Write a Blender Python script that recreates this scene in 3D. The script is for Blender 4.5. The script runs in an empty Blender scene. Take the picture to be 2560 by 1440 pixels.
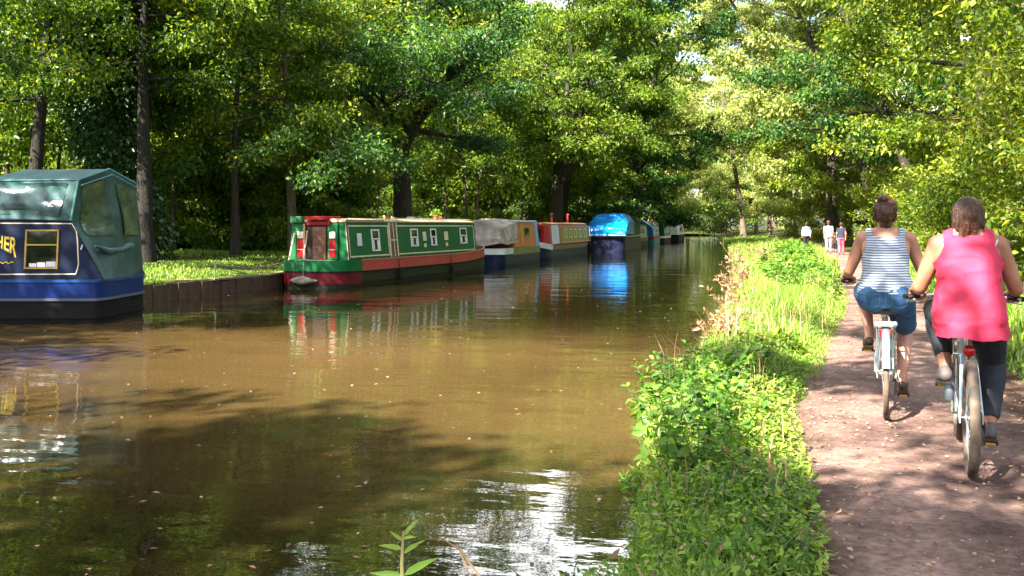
import bpy, bmesh, math, random
import numpy as np
from mathutils import Vector, Matrix, Euler

sc = bpy.context.scene
COL = sc.collection
R = math.radians
YAW = R(15.02)
FPX = 2400.0
CX, HY = 1280.0, 565.0
CAMZ = 1.64
RV = np.array([math.cos(YAW), math.sin(YAW), 0.0])
FV = np.array([-math.sin(YAW), math.cos(YAW), 0.0])

def atd(px, py, d):
    """survey a point of the place: bearing, height and distance from the tripod"""
    p = (px - CX) / FPX * d * RV + d * FV
    return Vector((p[0], p[1], CAMZ + (HY - py) / FPX * d))

def atz(px, py, z):
    d = (CAMZ - z) * FPX / (py - HY)
    return atd(px, py, d)

# ------------------------------------------------------------------ objects
def tag(o, label=None, cat=None, group=None, kind=None):
    if label: o['label'] = label
    if cat: o['category'] = cat
    if group: o['group'] = group
    if kind: o['kind'] = kind
    return o

def empty(name, loc=(0, 0, 0), rz=0.0):
    o = bpy.data.objects.new(name, None)
    COL.objects.link(o)
    o.location = loc
    o.rotation_euler = (0, 0, rz)
    o.empty_display_size = .2
    return o

def link_mesh(name, me, parent=None):
    o = bpy.data.objects.new(name, me)
    COL.objects.link(o)
    if parent is not None:
        o.parent = parent
    return o

class MB:
    """collects verts and faces, builds ONE mesh object"""
    def __init__(self):
        self.v = []; self.f = []; self.m = []
        self.mi = 0
    def add(self, vs, fs):
        b = len(self.v)
        self.v.extend([tuple(p) for p in vs])
        self.f.extend([tuple(i + b for i in q) for q in fs])
        self.m.extend([self.mi] * len(fs))
        return self
    def box(self, x0, x1, y0, y1, z0, z1):
        vs = [(x0,y0,z0),(x1,y0,z0),(x1,y1,z0),(x0,y1,z0),(x0,y0,z1),(x1,y0,z1),(x1,y1,z1),(x0,y1,z1)]
        return self.add(vs, [(0,3,2,1),(4,5,6,7),(0,1,5,4),(1,2,6,5),(2,3,7,6),(3,0,4,7)])
    def hexa(self, vs):
        return self.add(vs, [(0,3,2,1),(4,5,6,7),(0,1,5,4),(1,2,6,5),(2,3,7,6),(3,0,4,7)])
    def slab(self, quad, n, t):
        """a quad with real thickness t along n"""
        n = Vector(n).normalized() * t
        q = [Vector(p) for p in quad]
        return self.hexa(q + [p + n for p in q])
    def poly_slab(self, pts, n, t):
        n = Vector(n).normalized() * t
        q = [Vector(p) for p in pts]; k = len(q)
        fs = [tuple(range(k))[::-1], tuple(range(k, 2 * k))]
        fs += [(i, (i + 1) % k, k + (i + 1) % k, k + i) for i in range(k)]
        return self.add(q + [p + n for p in q], fs)
    def tube(self, pts, r, n=8, cap=True, flat=1.0):
        pts = [Vector(p) for p in pts]
        k = len(pts)
        rs = [r] * k if isinstance(r, (int, float)) else list(r)
        vs = []; fs = []
        ref = None
        for i, p in enumerate(pts):
            a = pts[min(i + 1, k - 1)] - pts[max(i - 1, 0)]
            if a.length < 1e-9: a = Vector((0, 0, 1))
            a.normalize()
            if ref is None:
                ref = Vector((0, 0, 1)) if abs(a.z) < .9 else Vector((1, 0, 0))
            s = a.cross(ref)
            if s.length < 1e-6: s = a.orthogonal()
            s.normalize(); u = s.cross(a).normalized(); ref = u
            for j in range(n):
                t = 2 * math.pi * j / n
                vs.append(p + s * (math.cos(t) * rs[i]) + u * (math.sin(t) * rs[i] * flat))
        for i in range(k - 1):
            for j in range(n):
                fs.append((i*n+j, i*n+(j+1) % n, (i+1)*n+(j+1) % n, (i+1)*n+j))
        if cap:
            fs.append(tuple(range(n))[::-1]); fs.append(tuple(range((k-1)*n, k*n)))
        return self.add(vs, fs)
    def rings(self, rings, cap=True, closed=True):
        n = len(rings[0]); k = len(rings); vs = [p for r in rings for p in r]; fs = []
        m = n if closed else n - 1
        for i in range(k - 1):
            for j in range(m):
                fs.append((i*n+j, i*n+(j+1) % n, (i+1)*n+(j+1) % n, (i+1)*n+j))
        if cap:
            fs.append(tuple(range(n))[::-1]); fs.append(tuple(range((k-1)*n, k*n)))
        return self.add(vs, fs)
    def torus(self, c, R_, r, axis='x', n=40, m=8, a0=0, a1=2*math.pi):
        full = abs(a1 - a0 - 2 * math.pi) < 1e-6
        pts = []
        cnt = n if full else n + 1
        vs = []; fs = []
        for i in range(cnt):
            t = a0 + (a1 - a0) * i / n
            for j in range(m):
                p = 2 * math.pi * j / m
                rr = R_ + r * math.cos(p); h = r * math.sin(p)
                if axis == 'x': q = (c[0] + h, c[1] + rr * math.cos(t), c[2] + rr * math.sin(t))
                elif axis == 'y': q = (c[0] + rr * math.cos(t), c[1] + h, c[2] + rr * math.sin(t))
                else: q = (c[0] + rr * math.cos(t), c[1] + rr * math.sin(t), c[2] + h)
                vs.append(q)
        for i in range(cnt if full else cnt - 1):
            for j in range(m):
                i2 = (i + 1) % cnt
                fs.append((i*m+j, i2*m+j, i2*m+(j+1) % m, i*m+(j+1) % m))
        return self.add(vs, fs)
    def ball(self, c, rx, ry=None, rz=None, n=12, m=8, rot=None):
        ry = ry or rx; rz = rz or rx
        vs = []; fs = []
        for i in range(m + 1):
            ph = math.pi * i / m
            for j in range(n):
                t = 2 * math.pi * j / n
                p = Vector((rx*math.sin(ph)*math.cos(t), ry*math.sin(ph)*math.sin(t), rz*math.cos(ph)))
                if rot is not None: p = rot @ p
                vs.append(Vector(c) + p)
        for i in range(m):
            for j in range(n):
                fs.append((i*n+j, (i+1)*n+j, (i+1)*n+(j+1) % n, i*n+(j+1) % n))
        return self.add(vs, fs)
    def mesh(self, name, mats, smooth=False):
        me = bpy.data.meshes.new(name)
        me.from_pydata(self.v, [], self.f)
        if not isinstance(mats, (list, tuple)): mats = [mats]
        for m in mats: me.materials.append(m)
        if len(mats) > 1:
            me.polygons.foreach_set('material_index', self.m)
        bm = bmesh.new(); bm.from_mesh(me)
        bmesh.ops.remove_doubles(bm, verts=bm.verts, dist=1e-5)
        bmesh.ops.recalc_face_normals(bm, faces=bm.faces)
        bm.to_mesh(me); bm.free()
        if smooth:
            me.polygons.foreach_set('use_smooth', [True] * len(me.polygons))
            me.set_sharp_from_angle(angle=R(40))
        me.update()
        return me
    def build(self, name, mats, parent=None, smooth=False, bevel=0.0):
        o = link_mesh(name, self.mesh(name, mats, smooth), parent)
        if bevel > 0:
            b = o.modifiers.new('bevel', 'BEVEL'); b.width = bevel; b.segments = 2; b.limit_method = 'ANGLE'
        return o

# ------------------------------------------------------------------ materials
MATS = {}
def _new(name):
    m = bpy.data.materials.new(name); m.use_nodes = True
    nt = m.node_tree; nt.nodes.clear()
    return m, nt, nt.nodes, nt.links

def mat(name, c, c2=None, scale=4.0, detail=4.0, rough=.55, metal=0.0, bump=0.0, bscale=None, coat=0.0,
        rvar=0.0, stretch=(1, 1, 1), spec=.5, lo=.35, hi=.65, sheen=0.0, bdist=.02, dirt=None, dirt_scale=1.5, dirt_amt=.5):
    m, nt, N, L = _new(name)
    out = N.new('ShaderNodeOutputMaterial'); b = N.new('ShaderNodeBsdfPrincipled')
    L.new(b.outputs[0], out.inputs[0])
    tc = N.new('ShaderNodeTexCoord'); mp = N.new('ShaderNodeMapping'); mp.inputs['Scale'].default_value = stretch
    L.new(tc.outputs['Object'], mp.inputs[0])
    b.inputs['Roughness'].default_value = rough
    b.inputs['Metallic'].default_value = metal
    b.inputs['Specular IOR Level'].default_value = spec
    b.inputs['Coat Weight'].default_value = coat
    b.inputs['Sheen Weight'].default_value = sheen
    col = None
    if c2 is None: c2 = tuple(x * .78 for x in c)
    nz = N.new('ShaderNodeTexNoise'); nz.inputs['Scale'].default_value = scale; nz.inputs['Detail'].default_value = detail
    L.new(mp.outputs[0], nz.inputs['Vector'])
    rp = N.new('ShaderNodeValToRGB')
    rp.color_ramp.elements[0].position = lo; rp.color_ramp.elements[1].position = hi
    rp.color_ramp.elements[0].color = (*c2, 1); rp.color_ramp.elements[1].color = (*c, 1)
    L.new(nz.outputs['Fac'], rp.inputs[0]); col = rp.outputs[0]
    if dirt is not None:
        n2 = N.new('ShaderNodeTexNoise'); n2.inputs['Scale'].default_value = dirt_scale; n2.inputs['Detail'].default_value = 7; n2.inputs['Roughness'].default_value = .65
        L.new(tc.outputs['Object'], n2.inputs['Vector'])
        mr = N.new('ShaderNodeMapRange'); mr.inputs[1].default_value = .45; mr.inputs[2].default_value = .72; mr.inputs[3].default_value = 0; mr.inputs[4].default_value = dirt_amt
        L.new(n2.outputs['Fac'], mr.inputs[0])
        mx = N.new('ShaderNodeMixRGB'); L.new(mr.outputs[0], mx.inputs[0]); L.new(col, mx.inputs[1]); mx.inputs[2].default_value = (*dirt, 1)
        col = mx.outputs[0]
    L.new(col, b.inputs['Base Color'])
    if rvar > 0:
        mr = N.new('ShaderNodeMapRange'); mr.inputs[3].default_value = max(.02, rough - rvar); mr.inputs[4].default_value = rough + rvar
        L.new(nz.outputs['Fac'], mr.inputs[0]); L.new(mr.outputs[0], b.inputs['Roughness'])
    if bump > 0:
        n3 = N.new('ShaderNodeTexNoise'); n3.inputs['Scale'].default_value = bscale or scale * 3; n3.inputs['Detail'].default_value = 5
        L.new(mp.outputs[0], n3.inputs['Vector'])
        bp = N.new('ShaderNodeBump'); bp.inputs['Strength'].default_value = bump; bp.inputs['Distance'].default_value = bdist
        L.new(n3.outputs['Fac'], bp.inputs['Height']); L.new(bp.outputs[0], b.inputs['Normal'])
    MATS[name] = m
    return m

def leaf_mat(name, cols, trans=.35, patch=.25, tcol=None, rough=.45, spec=.35):
    """leaf colour from the per-leaf tone attribute; thin leaf lets light through"""
    m, nt, N, L = _new(name)
    out = N.new('ShaderNodeOutputMaterial')
    b = N.new('ShaderNodeBsdfPrincipled'); b.inputs['Roughness'].default_value = rough; b.inputs['Specular IOR Level'].default_value = spec
    t = N.new('ShaderNodeBsdfTranslucent'); mx = N.new('ShaderNodeMixShader'); mx.inputs[0].default_value = trans
    at = N.new('ShaderNodeAttribute'); at.attribute_name = 'tone'
    oi = N.new('ShaderNodeObjectInfo')
    ad = N.new('ShaderNodeMath'); ad.operation = 'MULTIPLY_ADD'; L.new(oi.outputs['Random'], ad.inputs[0]); ad.inputs[1].default_value = patch
    L.new(at.outputs['Fac'], ad.inputs[2])
    sb = N.new('ShaderNodeMath'); sb.operation = 'SUBTRACT'; L.new(ad.outputs[0], sb.inputs[0]); sb.inputs[1].default_value = patch * .5
    rp = N.new('ShaderNodeValToRGB')
    els = rp.color_ramp.elements
    n = len(cols)
    els[0].position = 0; els[0].color = (*cols[0], 1); els[1].position = 1; els[1].color = (*cols[-1], 1)
    for i in range(1, n - 1):
        e = els.new(i / (n - 1)); e.color = (*cols[i], 1)
    L.new(sb.outputs[0], rp.inputs[0])
    L.new(rp.outputs[0], b.inputs['Base Color'])
    hs = N.new('ShaderNodeMixRGB'); hs.blend_type = 'MULTIPLY'; hs.inputs[0].default_value = 1
    L.new(rp.outputs[0], hs.inputs[1]); hs.inputs[2].default_value = (*(tcol or (1.7, 1.6, .6)), 1)
    L.new(hs.outputs[0], t.inputs['Color'])
    L.new(b.outputs[0], mx.inputs[1]); L.new(t.outputs[0], mx.inputs[2]); L.new(mx.outputs[0], out.inputs[0])
    MATS[name] = m
    return m

def leaf_mesh(name, pos, axis, length, width, material, tone, rng, fold=.18, up=None):
    """N leaf blades, each a folded pointed quad pair; pos,axis (N,3)"""
    N_ = len(pos)
    axis = axis / (np.linalg.norm(axis, axis=1, keepdims=True) + 1e-9)
    rnd = rng.normal(size=(N_, 3)) * .75 + (np.array([0, 0, 1.0]) if up is None else up)
    side = np.cross(axis, rnd); side /= (np.linalg.norm(side, axis=1, keepdims=True) + 1e-9)
    nrm = np.cross(side, axis)
    l = np.asarray(length).reshape(-1, 1) * np.ones((N_, 1)); w = np.asarray(width).reshape(-1, 1) * np.ones((N_, 1))
    v = np.empty((N_, 4, 3), dtype=np.float32)
    v[:, 0] = pos
    v[:, 1] = pos + axis * l * .42 + side * w * .5 + nrm * w * fold
    v[:, 2] = pos + axis * l - nrm * l * .12
    v[:, 3] = pos + axis * l * .42 - side * w * .5 + nrm * w * fold
    me = bpy.data.meshes.new(name)
    me.vertices.add(N_ * 4); me.vertices.foreach_set('co', v.reshape(-1))
    base = (np.arange(N_) * 4)[:, None]
    tri = np.concatenate([base + np.array([0, 1, 2]), base + np.array([0, 2, 3])], axis=1).reshape(-1)
    me.loops.add(len(tri)); me.loops.foreach_set('vertex_index', tri.astype(np.int32))
    nf = N_ * 2
    me.polygons.add(nf)
    me.polygons.foreach_set('loop_start', (np.arange(nf) * 3).astype(np.int32))
    a = me.attributes.new('tone', 'FLOAT', 'POINT')
    a.data.foreach_set('value', np.repeat(np.asarray(tone, dtype=np.float32), 4))
    me.materials.append(material)
    me.update(calc_edges=True)
    return me

def blade_mesh(name, pos, axis, length, width, material, tone, rng, fold=.16, curl=.22, up=None):
    """N broader pointed leaves seen close: two folded halves with a drooping tip"""
    N_ = len(pos)
    axis = axis / (np.linalg.norm(axis, axis=1, keepdims=True) + 1e-9)
    rnd = rng.normal(size=(N_, 3)) * .45 + (np.array([0, 0, 1.0]) if up is None else up)
    side = np.cross(axis, rnd); side /= (np.linalg.norm(side, axis=1, keepdims=True) + 1e-9)
    nrm = np.cross(side, axis)
    l = np.asarray(length).reshape(-1, 1) * np.ones((N_, 1)); w = np.asarray(width).reshape(-1, 1) * np.ones((N_, 1))
    def P(t, s, k): return pos + axis * l * t + side * w * s + nrm * (w * abs(s) * fold * 2 - l * curl * t * t * k)
    v = np.stack([P(0, 0, 1), P(.22, .42, 1), P(.5, .44, 1), P(.78, .22, 1), P(1.0, 0, 1), P(.78, -.22, 1), P(.5, -.44, 1), P(.22, -.42, 1), P(.5, 0, 1)], axis=1).astype(np.float32)
    me = bpy.data.meshes.new(name)
    me.vertices.add(N_ * 9); me.vertices.foreach_set('co', v.reshape(-1))
    quads = np.array([[0, 1, 2, 8], [8, 2, 3, 4], [8, 4, 5, 6], [0, 8, 6, 7]])
    q = ((np.arange(N_) * 9)[:, None, None] + quads[None]).reshape(-1)
    me.loops.add(len(q)); me.loops.foreach_set('vertex_index', q.astype(np.int32))
    me.polygons.add(N_ * 4); me.polygons.foreach_set('loop_start', (np.arange(N_ * 4) * 4).astype(np.int32))
    a = me.attributes.new('tone', 'FLOAT', 'POINT'); a.data.foreach_set('value', np.repeat(np.asarray(tone, dtype=np.float32), 9))
    me.materials.append(material); me.update(calc_edges=True)
    return me

# ------------------------------------------------------------------ camera, light
cam_d = bpy.data.cameras.new('camera'); cam = bpy.data.objects.new('camera', cam_d); COL.objects.link(cam)
cam.location = (0, 0, CAMZ); cam.rotation_euler = (R(90), 0, YAW)
cam_d.sensor_width = 36; cam_d.lens = 36 * FPX / 2560
cam_d.shift_y = -(720 - HY) / 2560
cam_d.clip_start = .1; cam_d.clip_end = 3000
sc.camera = cam

SUN_EL, SUNXY = R(42), (-.45, -.893)
w = bpy.data.worlds.new('World'); sc.world = w; w.use_nodes = True
nt = w.node_tree; nt.nodes.clear()
wo = nt.nodes.new('ShaderNodeOutputWorld'); bg = nt.nodes.new('ShaderNodeBackground'); sk = nt.nodes.new('ShaderNodeTexSky')
sk.sky_type = 'NISHITA'; sk.sun_disc = False; sk.sun_elevation = SUN_EL
sk.sun_rotation = math.atan2(SUNXY[0], SUNXY[1]) % (2 * math.pi)
sk.air_density = 1.0; sk.dust_density = 2.0; sk.ozone_density = 1.0
bg.inputs['Strength'].default_value = .05
tcw = nt.nodes.new('ShaderNodeTexCoord'); mpw = nt.nodes.new('ShaderNodeMapping'); mpw.inputs['Scale'].default_value = (1, 1, 2.6); mpw.inputs['Location'].default_value = (11 * .37, 11 * .21, 0)
nzw = nt.nodes.new('ShaderNodeTexNoise'); nzw.inputs['Scale'].default_value = 2.1; nzw.inputs['Detail'].default_value = 7; nzw.inputs['Roughness'].default_value = .55
rpw = nt.nodes.new('ShaderNodeValToRGB'); rpw.color_ramp.elements[0].position = .50; rpw.color_ramp.elements[1].position = .64
mxw = nt.nodes.new('ShaderNodeMixRGB'); mxw.inputs[2].default_value = (20, 20, 20.5, 1)
nt.links.new(tcw.outputs['Generated'], mpw.inputs[0]); nt.links.new(mpw.outputs[0], nzw.inputs['Vector']); nt.links.new(nzw.outputs['Fac'], rpw.inputs[0])
nt.links.new(rpw.outputs[0], mxw.inputs[0]); nt.links.new(sk.outputs[0], mxw.inputs[1]); nt.links.new(mxw.outputs[0], bg.inputs[0]); nt.links.new(bg.outputs[0], wo.inputs[0])

sd = bpy.data.lights.new('sun', 'SUN'); sun = bpy.data.objects.new('sun', sd); COL.objects.link(sun)
sd.energy = 5.0; sd.angle = R(.5); sd.color = (1.0, .92, .76)
sv = Vector((SUNXY[0] * math.cos(SUN_EL), SUNXY[1] * math.cos(SUN_EL), math.sin(SUN_EL)))
sun.rotation_euler = sv.to_track_quat('Z', 'Y').to_euler()
sun.location = (-20, -20, 40)

vs_ = sc.view_settings
sc.display_settings.display_device = 'sRGB'
vs_.view_transform = 'Standard'; vs_.look = 'None'; vs_.exposure = 2.75; vs_.gamma = 1.0
sc.cycles.max_bounces = 6; sc.cycles.diffuse_bounces = 4; sc.cycles.glossy_bounces = 3
sc.cycles.transmission_bounces = 4; sc.cycles.transparent_max_bounces = 4
sc.cycles.use_denoising = True
sc.cycles.sample_clamp_indirect = 6
sc.cycles.caustics_reflective = False; sc.cycles.caustics_refractive = False
# ================================================================== THE GROUND AND THE WATER
LBY = [-40, 0, 3, 5, 8, 11, 13, 16, 17.3, 18.2, 20, 22, 24.5, 33, 60, 90, 120, 150, 170, 200, 260]
LBX = [-14.5, -14.5, -16, -23, -32, -33, -30, -20.5, -15.6, -13.4, -12.75, -12.6, -12.95, -12.3, -12.2, -12.2, -12.2, -13, -20, -60, -110]
RBY = [-40, -5, 1.5, 2.6, 3.4, 4.2, 5.7, 7.5, 9, 11, 14, 21, 32, 45, 60, 80, 110, 150, 175, 200, 260]
RBX = [-1.4, -1.3, -1.3, -1.25, -1.1, -.62, -.70, -.95, -1.1, -.85, -.75, -.72, -1.1, -1.6, -2.3, -3.4, -5.2, -8, -12, -40, -95]
PCY = [-40, 0, 5, 8, 11, 15, 20, 30, 41, 54, 70, 100, 150, 260]
PLX = [.15, .2, .28, .22, .5, .95, 1.42, 1.9, 2.15, 2.75, 2.6, 0, -5, -60]
PRX = [2.0, 2.05, 2.1, 2.15, 2.35, 2.7, 3.15, 3.7, 3.95, 4.45, 4.3, 1.6, -3.4, -58]
def lbx(y): return float(np.interp(y, LBY, LBX))
def rbx(y): return float(np.interp(y, RBY, RBX))
def plx(y): return float(np.interp(y, PCY, PLX))
def prx(y): return float(np.interp(y, PCY, PRX))

def hills(x, y):
    return .05 * math.sin(x * .9 + y * .35) + .04 * math.sin(x * .37 - y * .8)

def ground_z(x, y):
    """height of the land"""
    l, r, a, b = lbx(y), rbx(y), plx(y), prx(y)
    if x <= l:
        d = l - x
        return .36 + min(.65, d * .055) + hills(x, y) * min(1, d / 3) + max(0, d - 12) * .01
    if x >= r:
        if x < a:
            t = (x - r) / max(.05, a - r)
            return .03 + .16 * min(1, t * 1.6) + hills(x * 2, y * 2) * .3 * math.sin(math.pi * t)
        if x <= b: return .185
        d = x - b
        return .19 + min(.5, d * .10) + hills(x, y) * min(1, d)
    return -1.0

ys = [-40, -20, -8, -4, -1] + [i * .5 for i in range(0, 60)] + [30 + i * 1.5 for i in range(0, 60)] + [121, 125, 130, 140, 150, 160, 170, 185, 200, 230, 260]
rows = []
for y in ys:
    l, r, a, b = lbx(y), rbx(y), plx(y), prx(y)
    xs = [l - t for t in (900, 300, 120, 70, 45, 30, 22, 16, 12, 9, 7, 5.5, 4, 3, 2, 1.2, .6, .25, .06)] + [l, l + .02]
    xs += [l + .4, (l + r) / 2, r - .5, r - .02]
    n = 7
    xs += [r + (a - r) * i / n for i in range(n)] + [a + (b - a) * i / 6 for i in range(7)]
    xs += [b + t for t in (.15, .4, .8, 1.3, 2, 3, 4.5, 6.5, 9, 13, 20, 40, 90, 300, 900)]
    row = []
    for i, x in enumerate(xs):
        if 20 <= i <= 24: z = -1.0
        elif i <= 19: z = .36 if i == 19 else ground_z(x, y)
        else: z = ground_z(max(x, r), y)
        row.append((x, y, z))
    rows.append(row)
rows = [[(x, -900, z) for x, y, z in rows[0]]] + rows + [[(x, 900, z) for x, y, z in rows[-1]]]
g = MB(); g.rings(rows, cap=False, closed=False)

m, nt_, N, L = _new('earth_and_turf')
out = N.new('ShaderNodeOutputMaterial'); b = N.new('ShaderNodeBsdfPrincipled'); L.new(b.outputs[0], out.inputs[0])
tc = N.new('ShaderNodeTexCoord')
n1 = N.new('ShaderNodeTexNoise'); n1.inputs['Scale'].default_value = .8; n1.inputs['Detail'].default_value = 8; L.new(tc.outputs['Object'], n1.inputs['Vector'])
n2 = N.new('ShaderNodeTexNoise'); n2.inputs['Scale'].default_value = 9; n2.inputs['Detail'].default_value = 8; L.new(tc.outputs['Object'], n2.inputs['Vector'])
r1 = N.new('ShaderNodeValToRGB'); e = r1.color_ramp.elements
e[0].position = .38; e[0].color = (.045, .032, .014, 1); e[1].position = .62; e[1].color = (.045, .085, .012, 1)
L.new(n1.outputs['Fac'], r1.inputs[0])
r2 = N.new('ShaderNodeValToRGB'); e = r2.color_ramp.elements
e[0].position = .3; e[0].color = (.35, .35, .35, 1); e[1].position = .75; e[1].color = (1.5, 1.5, 1.3, 1)
L.new(n2.outputs['Fac'], r2.inputs[0])
mm = N.new('ShaderNodeMixRGB'); mm.blend_type = 'MULTIPLY'; mm.inputs[0].default_value = 1; L.new(r1.outputs[0], mm.inputs[1]); L.new(r2.outputs[0], mm.inputs[2])
L.new(mm.outputs[0], b.inputs['Base Color']); b.inputs['Roughness'].default_value = .95; b.inputs['Specular IOR Level'].default_value = .1
bp = N.new('ShaderNodeBump'); bp.inputs['Strength'].default_value = .8; bp.inputs['Distance'].default_value = .05; L.new(n2.outputs['Fac'], bp.inputs['Height']); L.new(bp.outputs[0], b.inputs['Normal'])
EARTH = m
tag(g.build('ground', EARTH, smooth=True), kind='structure')

# towpath: worn pinkish brown earth, lies 4 mm above the ground and follows its bends
m, nt_, N, L = _new('trodden_earth')
out = N.new('ShaderNodeOutputMaterial'); b = N.new('ShaderNodeBsdfPrincipled'); L.new(b.outputs[0], out.inputs[0])
tc = N.new('ShaderNodeTexCoord')
def nz(scale, det=8, rough=.6):
    n = N.new('ShaderNodeTexNoise'); n.inputs['Scale'].default_value = scale; n.inputs['Detail'].default_value = det; n.inputs['Roughness'].default_value = rough
    L.new(tc.outputs['Object'], n.inputs['Vector']); return n
a1, a2, a3 = nz(1.3), nz(22), nz(90, 4)
r1 = N.new('ShaderNodeValToRGB'); e = r1.color_ramp.elements
e[0].position = .34; e[0].color = (.10, .060, .058, 1); e[1].position = .68; e[1].color = (.34, .226, .196, 1)
L.new(a1.outputs['Fac'], r1.inputs[0])
r2 = N.new('ShaderNodeValToRGB'); e = r2.color_ramp.elements
e[0].position = .32; e[0].color = (.5, .47, .45, 1); e[1].position = .7; e[1].color = (1.25, 1.22, 1.2, 1)
L.new(a2.outputs['Fac'], r2.inputs[0])
mm = N.new('ShaderNodeMixRGB'); mm.blend_type = 'MULTIPLY'; mm.inputs[0].default_value = .9; L.new(r1.outputs[0], mm.inputs[1]); L.new(r2.outputs[0], mm.inputs[2])
vo = N.new('ShaderNodeTexVoronoi'); vo.inputs['Scale'].default_value = 26; L.new(tc.outputs['Object'], vo.inputs['Vector'])
r3 = N.new('ShaderNodeValToRGB'); e = r3.color_ramp.elements; e[0].position = .10; e[0].color = (1, 1, 1, 1); e[1].position = .17; e[1].color = (0, 0, 0, 1)
L.new(vo.outputs['Distance'], r3.inputs[0])
m3 = N.new('ShaderNodeMixRGB'); pm = N.new('ShaderNodeMath'); pm.operation = 'MULTIPLY'; pn_ = N.new('ShaderNodeMapRange'); pn_.inputs[1].default_value = .5; pn_.inputs[2].default_value = .65; a4 = nz(2.4, 4); L.new(a4.outputs['Fac'], pn_.inputs[0]); L.new(r3.outputs[0], pm.inputs[0]); L.new(pn_.outputs[0], pm.inputs[1]); L.new(pm.outputs[0], m3.inputs[0]); L.new(mm.outputs[0], m3.inputs[1]); m3.inputs[2].default_value = (.34, .235, .18, 1)
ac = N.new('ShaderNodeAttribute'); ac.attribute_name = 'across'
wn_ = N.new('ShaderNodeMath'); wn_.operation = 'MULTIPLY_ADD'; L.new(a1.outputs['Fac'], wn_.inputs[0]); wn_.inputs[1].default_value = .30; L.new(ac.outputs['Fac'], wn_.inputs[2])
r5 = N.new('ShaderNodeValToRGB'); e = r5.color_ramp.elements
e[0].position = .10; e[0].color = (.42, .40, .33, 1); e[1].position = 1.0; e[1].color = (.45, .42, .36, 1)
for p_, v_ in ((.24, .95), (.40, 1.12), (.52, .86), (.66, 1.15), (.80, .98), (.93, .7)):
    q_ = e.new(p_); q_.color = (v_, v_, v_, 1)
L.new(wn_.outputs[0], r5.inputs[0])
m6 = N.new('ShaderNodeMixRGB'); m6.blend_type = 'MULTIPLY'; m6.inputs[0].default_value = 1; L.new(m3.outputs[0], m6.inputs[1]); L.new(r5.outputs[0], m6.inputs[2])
L.new(m6.outputs[0], b.inputs['Base Color']); b.inputs['Roughness'].default_value = .9; b.inputs['Specular IOR Level'].default_value = .2
ad = N.new('ShaderNodeMath'); ad.operation = 'ADD'; L.new(a2.outputs['Fac'], ad.inputs[0]); L.new(a3.outputs['Fac'], ad.inputs[1])
bp = N.new('ShaderNodeBump'); bp.inputs['Strength'].default_value = .7; bp.inputs['Distance'].default_value = .03; L.new(ad.outputs[0], bp.inputs['Height']); L.new(bp.outputs[0], b.inputs['Normal'])
PATHM = m
rngp = random.Random(4)
rows = []
yy = -12.0
while yy < 150:
    a, b_ = plx(yy), prx(yy)
    wob = lambda k: .05 * math.sin(yy * .9 + k) + .03 * math.sin(yy * 2.3 + 2 * k) + rngp.uniform(-.03, .03)
    a += wob(0) - .06; b_ += wob(5) + .06
    rows.append([(a + (b_ - a) * i / 8, yy, ground_z(min(max(a + (b_ - a) * i / 8, plx(yy)), prx(yy)), yy) + (.006 if 0 < i < 8 else .003) + (.012 * math.sin(yy * 2.1 + i) + .012 if 0 < i < 8 else 0)) for i in range(9)])
    yy += .35 if yy < 40 else 1.0
tp = MB(); tp.rings(rows, cap=False, closed=False)
tpo = tag(tp.build('towpath', PATHM, smooth=True), kind='structure')
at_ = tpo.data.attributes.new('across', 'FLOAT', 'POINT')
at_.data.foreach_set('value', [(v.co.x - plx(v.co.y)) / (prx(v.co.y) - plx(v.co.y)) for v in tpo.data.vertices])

# water: turbid brown canal, gently rippled
m, nt_, N, L = _new('canal_water')
out = N.new('ShaderNodeOutputMaterial'); b = N.new('ShaderNodeBsdfPrincipled'); L.new(b.outputs[0], out.inputs[0])
tc = N.new('ShaderNodeTexCoord')
n0 = nz(.22, 4, .5)
rp = N.new('ShaderNodeValToRGB'); e = rp.color_ramp.elements
e[0].position = .3; e[0].color = (.058, .037, .014, 1); e[1].position = .7; e[1].color = (.105, .066, .026, 1)
# sunlit band painted into the water colour: lighter brown across the canal, darker elsewhere
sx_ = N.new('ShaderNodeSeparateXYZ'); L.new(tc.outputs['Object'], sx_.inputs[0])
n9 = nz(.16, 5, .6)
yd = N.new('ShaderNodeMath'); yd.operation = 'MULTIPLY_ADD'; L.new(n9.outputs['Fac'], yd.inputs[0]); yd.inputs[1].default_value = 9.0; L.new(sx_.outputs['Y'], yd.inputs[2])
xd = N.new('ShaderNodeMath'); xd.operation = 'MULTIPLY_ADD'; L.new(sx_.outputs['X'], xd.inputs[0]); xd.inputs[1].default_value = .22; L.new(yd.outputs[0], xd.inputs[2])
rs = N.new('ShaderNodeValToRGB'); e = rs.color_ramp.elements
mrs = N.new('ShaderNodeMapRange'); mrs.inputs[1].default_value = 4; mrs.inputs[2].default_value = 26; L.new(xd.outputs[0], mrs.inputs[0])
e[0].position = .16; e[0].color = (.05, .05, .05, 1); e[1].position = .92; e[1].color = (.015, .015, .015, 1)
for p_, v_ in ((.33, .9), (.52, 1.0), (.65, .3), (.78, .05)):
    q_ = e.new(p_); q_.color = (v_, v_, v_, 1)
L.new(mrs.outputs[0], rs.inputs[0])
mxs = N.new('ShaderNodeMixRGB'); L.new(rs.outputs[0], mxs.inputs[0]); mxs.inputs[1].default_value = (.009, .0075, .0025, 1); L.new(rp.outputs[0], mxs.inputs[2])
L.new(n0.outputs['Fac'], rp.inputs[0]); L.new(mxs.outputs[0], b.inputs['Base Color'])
b.inputs['Roughness'].default_value = .015; b.inputs['IOR'].default_value = 1.5; b.inputs['Specular IOR Level'].default_value = .5
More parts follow.
